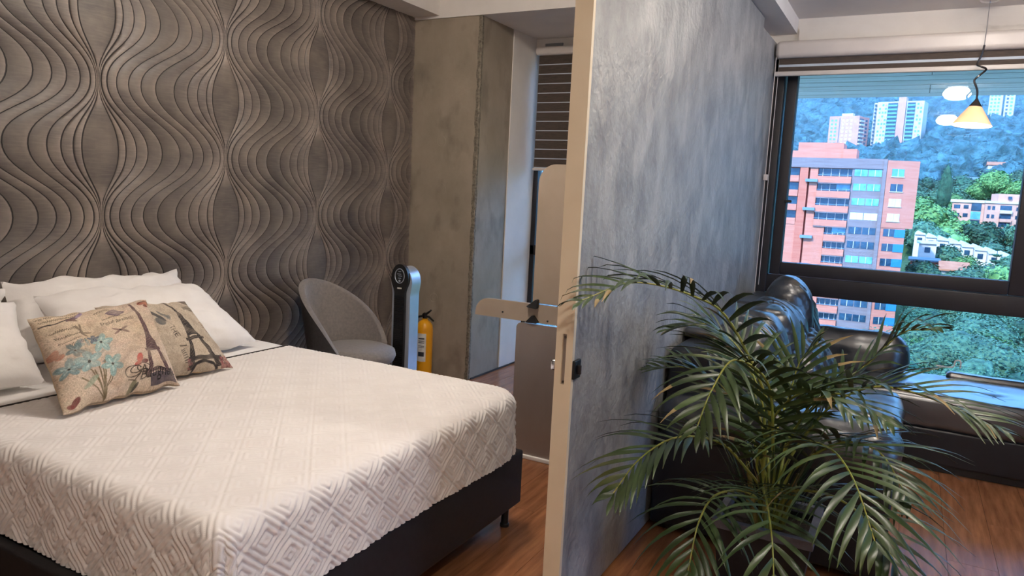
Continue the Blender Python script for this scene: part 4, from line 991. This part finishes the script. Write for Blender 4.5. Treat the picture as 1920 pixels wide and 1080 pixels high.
# --- pale towers on the hill
tw = thing('residential_tower', 'tall pale tower with turquoise balconies high on the hill', 'building', (-15, 548, 34))
f = Facade(tw, (-29.8, 545), (-.5, 540))
f.box('tower_wall', 2.4, 29.5, 30, 71.2, 0, 14, M_pale); f.box('tower_side', 0, 2.6, 30, 70.8, -1.5, 12, M_pale); f.box('lift_core', 14.9, 19.3, 30, 73.6, 1.6, 4, M_pink); f.box('podium', 2, 14.5, 36, 40.5, 5, 2, M_pale); f.box('podium', 20, 31, 36, 40, 5, 2, M_pale)
for i in range(13):
    z = 68.3-i*2.42
    for t0, t1 in ((8.6, 14.4), (20.1, 24.6)):
        b_ = f.box('balcony', t0, t1, z-.2, z+.75, 1.1, .2, M_teal); f.box('balcony_recess', t0, t1, z+.75, z+1.95, .08, .2, M_wglass, b_)
    for t0 in (3.4, 5.2, 6.9, 25.6, 27.4): f.win(t0, t0+1.1, z+.2, z+1.5, M_wlight if (i+int(t0)) % 3 else M_pink, .1)
    f.win(.6, 1.7, z+.2, z+1.5, M_wglass, -1.4)
t2 = thing('residential_tower', 'lower pink tower with side balconies left of the tall pale tower', 'building', (-43, 545, 28))
f = Facade(t2, (-55.5, 541), (-37.0, 537)); g2 = Facade(t2, (-37.0, 537), (-31.6, 546))
f.box('tower_wall', 0, f.L, 24, 61.7, 0, 10, M_pink); g2.box('side_wall', 0, g2.L, 24, 61.2, 0, 10, M_brick2); f.box('roof_house', 7, 14, 61.7, 63.6, -2, 6, M_pale)
f.box('shadow_gap', 6.4, 7.1, 24, 60.5, .05, .3, M_gbrick)
for i in range(11):
    z = 58.2-i*2.45
    for t0 in (1.2, 3.6, 8.2, 10.8, 13.4): f.win(t0, t0+1.3, z, z+1.3, M_wblind if t0 > 7 else M_wlight, .08)
    b_ = g2.box('balcony', .4, 4.8, z-.3, z+.6, 1.0, .2, M_pale); g2.box('balcony_recess', .4, 4.8, z+.6, z+1.8, .1, .2, M_wglass, b_); g2.win(6.6, 8.6, z, z+1.4, M_wglass, .1)
t3 = thing('residential_tower', 'distant white tower just under the overhang at the top right', 'building', (53, 705, 70))
f = Facade(t3, (44, 702), (62, 700)); f.box('tower_wall', 0, 9, 66, 104, 0, 10, M_pale); f.box('tower_wall', 10.5, 17, 66, 100, 1, 10, M_pale)
for i in range(11):
    z = 72+i*2.8
    for t0 in (1, 3.4, 5.8): f.win(t0, t0+1.4, z, z+1.5, M_teal, .1)
    f.win(11.5, 13.0, z, z+1.5, M_wglass, 1.1); f.win(14.2, 15.8, z, z+1.5, M_teal, 1.1)
# --- pink block on the right
pb = thing('apartment_block', 'low pink apartment block among trees at the right of the view', 'building', (21, 285, -14))
f = Facade(pb, (11.2, 283), (20.2, 280.5)); g2 = Facade(pb, (20.2, 279.5), (32, 281.5))
f.box('wing_wall', 0, f.L, -16, 5.1, 0, 12, M_pink); f.box('wing_roof', -.5, f.L, 5.1, 6.0, .5, 12, M_pale); g2.box('block_wall', 0, g2.L, -16, 5.2, 0, 12, M_pink); g2.box('block_roof', -.2, g2.L, 5.2, 5.9, .4, 12, M_pale); g2.box('penthouse', 3.6, g2.L, 5.9, 8.3, -1, 9, M_pink)
for i in range(5):
    z = 3.1-i*2.7
    f.win(.6, 2.4, z, z+1.2, M_wglass, .08); f.win(3.4, 4.8, z, z+1.2, M_wglass, .08); f.box('stair_glazing', 5.6, 8.4, z-.6, z+1.9, .12, .3, M_wlight if i % 2 else M_wglass)
    g2.win(.7, 1.5, z, z+1.2, M_wglass, .08); g2.win(2.0, 2.8, z, z+1.2, M_wglass, .08)
    b_ = g2.box('balcony', 4.2, 7.4, z-1, z, 1.0, .2, M_pink if i else M_pale); g2.box('balcony_recess', 4.2, 7.4, z, z+1.5, .1, .3, M_wglass, b_); g2.win(8.6, 9.6, z, z+1.1, M_wglass, .08)
g2.win(6.2, 7.2, 6.6, 7.5, M_wglass, -.9)
# --- white saw-tooth terrace and small houses
def house(name, label, x0, x1, y0, y1, z0, z1, rise, wm, rm, group=None, axis='x', nw=2):
    h = thing(name, label, 'house', ((x0+x1)/2, (y0+y1)/2, z0), group)
    box1('wall', x0, x1, y0, y1, z0, z1, wm, h)
    if axis == 'x': MB().prism([(y0-.5, z1-.1), (y1+.5, z1-.1), (y1+.5, z1+.2), ((y0+y1)/2, z1+rise), (y0-.5, z1+.2)], 'x', x0-.4, x1+.4).build('roof', rm, h, smooth=False)
    else:
        MB().prism([(x0, z1-.1), (x1, z1-.1), (x1, z1+.1), (x0+(x1-x0)*.25, z1+rise), (x0, z1+.1)], 'y', y0-.4, y1+.4).build('roof', rm, h, smooth=False)
    for k in range(nw):
        t = x0+(x1-x0)*(k+.5)/nw; box1('window', t-.5, t+.5, y0-.08, y0+.2, z1-1.9, z1-.8, M_wglass, h)
for i in range(8):
    x0 = 1.0+i*2.25; y0 = 196-i*3.0; zt = -2.9-i*.42
    house('terrace_house', ['leftmost', 'second', 'third', 'fourth', 'fifth', 'sixth', 'seventh', 'rightmost'][i]+' unit from the left in the white terrace row', x0, x0+2.2, y0, y0+16, -18, zt-.9, .75, M_pale, M_roofw, 'white terrace row', 'y', 1)
house('house', 'white cube house below the orange block', 1.9, 5.0, 172, 180, -18, -4.9, .25, M_pale, M_roofw, None, 'x', 1)
house('house', 'brick house with flat roof below the white cube house', .6, 5.2, 156, 164, -22, -7.6, .3, M_brick, M_roofg, None, 'x', 2)
house('house', 'house with red tiled roof among the trees below the terrace', 5.5, 9.5, 150, 158, -23, -8.6, 1.4, M_pale, M_roofr, None, 'x', 2)
for k, (lab, x0, y0, wd) in enumerate((('white house high on the wooded slope', 30, 430, 14), ('pale house with grey roof left on the wooded slope', 14, 400, 11), ('pink roofed house in the middle of the wooded slope', 27, 365, 13), ('white villa lowest on the wooded slope', 33, 340, 10), ('small pale house beside the tower foot', 12, 480, 9))):
    zb = float(terr(x0, y0)); house('house', lab, x0, x0+wd, y0, y0+8, zb-3, zb+7.5, 1.8, M_pale, (M_roofr, M_roofg)[k % 2], 'houses on the wooded slope', 'x', 3)

# --- trees: crown variants of leaf clumps over a lumpy core
def crown_mesh(seed, nl, sx=1., sz=.8, big=1.):
    r = np.random.default_rng(seed); rd = random.Random(seed)
    bm = bmesh.new(); bmesh.ops.create_icosphere(bm, subdivisions=3, radius=.80)
    lumps = [(Vector((rd.gauss(0, 1), rd.gauss(0, 1), rd.gauss(.3, .8))).normalized(), rd.uniform(.18, .38)) for _ in range(16)]
    def rad(d):
        q = .72
        for c_, a_ in lumps: q += a_*math.exp(-((d-c_).length/.42)**2)
        return q*(1+.10*noise.noise(d*6))
    for v in bm.verts: d = v.co.normalized(); v.co = d*rad(d)*.92
    V = [v.co.copy() for v in bm.verts]; F = [tuple(v.index for v in f_.verts) for f_ in bm.faces]; bm.free()
    for _ in range(nl):
        d = Vector((rd.gauss(0, 1), rd.gauss(0, 1), rd.gauss(.25, 1))).normalized(); p = d*rad(d)*rd.uniform(.86, 1.08)
        n_ = (d+Vector((rd.gauss(0, .5), rd.gauss(0, .5), rd.gauss(.3, .5)))).normalized(); u = n_.orthogonal().normalized(); u = Matrix.Rotation(rd.uniform(0, 6.28), 3, n_) @ u; v_ = n_.cross(u); s_ = big*rd.uniform(.030, .062)
        b_ = len(V); V += [p-u*s_, p-v_*s_*.6+n_*s_*.25, p+u*s_, p+v_*s_*.6+n_*s_*.25]; F.append((b_, b_+1, b_+2, b_+3))
    V = [Vector((v.x*sx, v.y*sx, v.z*sz)) for v in V]
    me = bpy.data.meshes.new('crown'); me.from_pydata([tuple(v) for v in V], [], F); me.update(); me.shade_smooth(); return me
CR = [crown_mesh(50+i, 3000) for i in range(5)]
CRM = [crown_mesh(80+i, 900, big=2.3) for i in range(5)]      # coarser clumps for the middle distance
tall = crown_mesh(70, 2400, .42, 1.5)
tmb = MB().tube([(0, 0, -1), (0, 0, .2)], [.06, .035], 7); tme = bpy.data.meshes.new('trunk'); tme.from_pydata(tmb.v, [], tmb.f); tme.materials.append(M_trunk)
crown_by_mat = {}
def crown_data(me, mi):
    k = (me.name, mi)
    if k not in crown_by_mat: c_ = me.copy(); c_.materials.clear(); c_.materials.append(M_t[mi]); crown_by_mat[k] = c_
    return crown_by_mat[k]
def tree(label, x, y, ztop, r, mi, group, me=None, squash=1.):
    zb = float(terr(np.array(x), np.array(y))); rt_ = random.Random(int(x*91+y*17))
    t = thing('tree', label, 'tree', (x, y, zb), group)
    me = me or rt_.choice(CR if y < 130 else CRM); c_ = bpy.data.objects.new('crown', crown_data(me, mi)); COL.objects.link(c_); c_.parent = t
    hh = max(r*1.1, ztop-zb); c_.location = (0, 0, hh-r*.85*(1.7 if me is tall else 1)); c_.scale = (r*rt_.uniform(.9, 1.15), r*rt_.uniform(.9, 1.15), r); c_.rotation_euler = (0, 0, rt_.uniform(0, 6.28))
    k = bpy.data.objects.new('trunk', tme); COL.objects.link(k); k.parent = t; k.location = (0, 0, 0); k.scale = (r*.9, r*.9, max(1, hh-r*.6)); 
rt3 = random.Random(31); placed = []
# canopy below the lower pane
yv = 46.
while yv < 128:
    xv = -.06*yv-2
    while xv < .22*yv:
        xx = xv+rt3.uniform(-1, 1); yy = yv+rt3.uniform(-1.5, 1.5); zt = np.interp(yy, [46, 128], [-10.2, -8.2])+rt3.uniform(-1.2, 1.2)
        if xx > 2.7 or yy < 72:
            mi_ = rt3.choice([0, 0, 0, 0, 1, 1, 2]); tree(('mid green', 'dark green', 'bright yellow-green')[mi_]+' leafy tree in the dense canopy seen through the lower pane', xx, yy, zt, rt3.uniform(2.7, 3.9), mi_, ('mid', 'dark', 'bright')[mi_]+' green canopy trees below the window')
        elif yy < 126: tree('dark tree low in the valley before the orange block', xx, yy, -23+rt3.uniform(-1.5, 1.5), rt3.uniform(3, 4), 1, 'low valley trees before the orange block')
        xv += 5.0
    yv += 5.6
for x, y in ((2.0, 86), (1.9, 94), (2.2, 103), (2.0, 112), (2.4, 121), (4.5, 130)): tree('small dark tree at the foot of the orange block', x, y, -8.6-.02*(y-86), 2.0, 1, 'small trees at the foot of the orange block')
# middle distance, right of the orange block
for (x, y, zt, r, mi) in ((2.6, 150, -8.2, 3.0, 1), (7.5, 142, -9.2, 3.2, 0), (11.5, 148, -8.8, 3.4, 0), (15.5, 145, -9.0, 3.4, 2), (19, 150, -8.6, 3.4, 0), (6.5, 176, -6.0, 3.2, 0), (9.8, 165, -7.4, 2.8, 2), (17.5, 168, -7.2, 3, 0), (21, 172, -6.0, 3.2, 0), (24, 178, -5, 3.6, 1)):
    tree(('mid green', 'dark green', 'light green')[mi]+' round tree among the houses below the terrace row', x, y, zt+1.2, r, mi, ('mid', 'dark', 'light')[mi]+' green trees among the houses')
tree('bright yellow-green tree high behind the pink block', 26, 318, 16.5, 4.8, 2, None); tree('second bright green tree beside the yellow-green one', 20.5, 322, 13.5, 4.0, 2, None); tree('third bright green tree right of the yellow-green one', 31.5, 316, 14.5, 4.2, 2, None)
tree('tall dark cypress-like tree left of the pink block', 8.6, 290, 15, 5.5, 1, None, tall)
for i in range(420):
    y = rt3.uniform(205, 400); x = rt3.uniform(-.01*y, .20*y)
    if 8 < x < 34 and 265 < y < 300: continue
    if any((x-a)**2+(y-b)**2 < 49 for a, b in placed): continue
    placed.append((x, y))
    zb = float(terr(np.array(x), np.array(y)))
    if 11 < x < 34 and y < 282: zt = zb+rt3.uniform(3.5, 6.5)
    else: zt = zb+rt3.uniform(7, 11)
    mi_ = rt3.choice([0, 0, 1, 1, 2]); tree(('mid green', 'dark green', 'light green')[mi_]+' tree of the mixed wood on the slope behind the houses', x, y, zt, rt3.uniform(4.0, 6.0), mi_, ('mid', 'dark', 'light')[mi_]+' green trees on the middle slope')
# layered conifer in front of the terrace
cf = thing('conifer', 'conifer with tiered branches in front of the white terrace', 'tree', (14.2, 158, -19))
MB().tube([(14.2, 158, -19.5), (14.2, 158, -4.2)], [.22, .04], 7).build('trunk', M_trunk, cf)
for k in range(9):
    z = -13.5+k*1.1; R = 2.6*(1-k/10.5)
    mbb = MB()
    for q in range(9):
        an = q*2*PI/9+k*.4; e = (14.2+R*math.cos(an), 158+R*math.sin(an), z+.25); mbb.tube([(14.2, 158, z+.3), ((14.2+e[0])/2, (158+e[1])/2, z), e], [.10, .22, .05], 5)
    mbb.build('branch_tier', M_t[1], cf)
# far forest: thousands of crowns on the mountain
base = bmesh.new(); bmesh.ops.create_icosphere(base, subdivisions=2, radius=1)
bv = np.array([v.co[:] for v in base.verts]); bf = np.array([[v.index for v in f_.verts] for f_ in base.faces]); base.free()
n = 5200; ys = 400+900*rng.random(n)**1.15; xs = ys*(rng.random(n)*.42-.20); zs = terr(xs, ys); rs = rng.uniform(4.2, 7.5, n)*(1+.25*(ys-400)/900)
keep = ~((xs > -60) & (xs < 6) & (ys > 520) & (ys < 562)) & ~((xs > 36) & (xs < 70) & (ys > 690) & (ys < 722))
for hx_, hy_, hw_ in ((30, 430, 14), (14, 400, 11), (27, 365, 13), (33, 340, 10), (12, 480, 9)): keep &= ~((xs > hx_-8) & (xs < hx_+hw_+8) & (ys > hy_-12) & (ys < hy_+16))
xs, ys, zs, rs = xs, ys, zs, rs; xs, ys, zs, rs = xs[keep], ys[keep], zs[keep], rs[keep]; n = len(xs)
bump_ = 1+.30*rng.standard_normal((n, len(bv)))
V = bv[None]*bump_[..., None]*rs[:, None, None]*np.array([1, 1, .95])+np.stack([xs, ys, zs+rs*.75], 1)[:, None, :]
Fb = (bf[None]+np.arange(n)[:, None, None]*len(bv)).reshape(-1, 3)
base = bmesh.new(); bmesh.ops.create_icosphere(base, subdivisions=1, radius=1)
bv1 = np.array([v.co[:] for v in base.verts]); bf1 = np.array([[v.index for v in f_.verts] for f_ in base.faces]); base.free()
n1 = 6000; y1_ = 130+1000*rng.random(n1)**1.1; x1_ = y1_*(rng.random(n1)*1.5-.8); k1 = ((x1_ < -.20*y1_-6) | (x1_ > .215*y1_+3)) & ~((x1_ < 2) & (x1_ > -34) & (y1_ < 170)); x1_, y1_ = x1_[k1], y1_[k1]; n1 = len(x1_); r1_ = rng.uniform(4.5, 7.5, n1)
V1 = bv1[None]*(1+.2*rng.standard_normal((n1, len(bv1))))[..., None]*r1_[:, None, None]+np.stack([x1_, y1_, terr(x1_, y1_)+r1_*.7], 1)[:, None, :]
F1 = (bf1[None]+np.arange(n1)[:, None, None]*len(bv1)).reshape(-1, 3)+V.shape[0]*V.shape[1]
V = np.concatenate([V.reshape(-1, 3), V1.reshape(-1, 3)]); Fb = np.concatenate([Fb, F1])
ff = mk('hillside_forest', V.reshape(-1, 3), Fb, M_far, None, loc=(0, 400, 10), sharp=None)
ff['kind'] = 'stuff'; tag(ff, 'dense haze-tinted forest covering the mountainside beyond the buildings', 'forest')

# thin haze over the valley
hz = MB().box(-500, 700, 340, 1500, -40, 190).build('valley_haze', M_hill, None, (0, 340, -10), smooth=False)
hm = bpy.data.materials.new('haze'); hm.use_nodes = True; nt = hm.node_tree; nt.nodes.clear()
out = nd(nt, 'ShaderNodeOutputMaterial'); vsn = nd(nt, 'ShaderNodeVolumeScatter', Density=.00075, Anisotropy=.2); vsn.inputs[0].default_value = (.62, .85, 1, 1); nt.links.new(vsn.outputs[0], out.inputs['Volume'])
hz.data.materials.clear(); hz.data.materials.append(hm); hz['kind'] = 'stuff'; tag(hz, 'pale blue haze hanging over the wooded valley', 'haze')
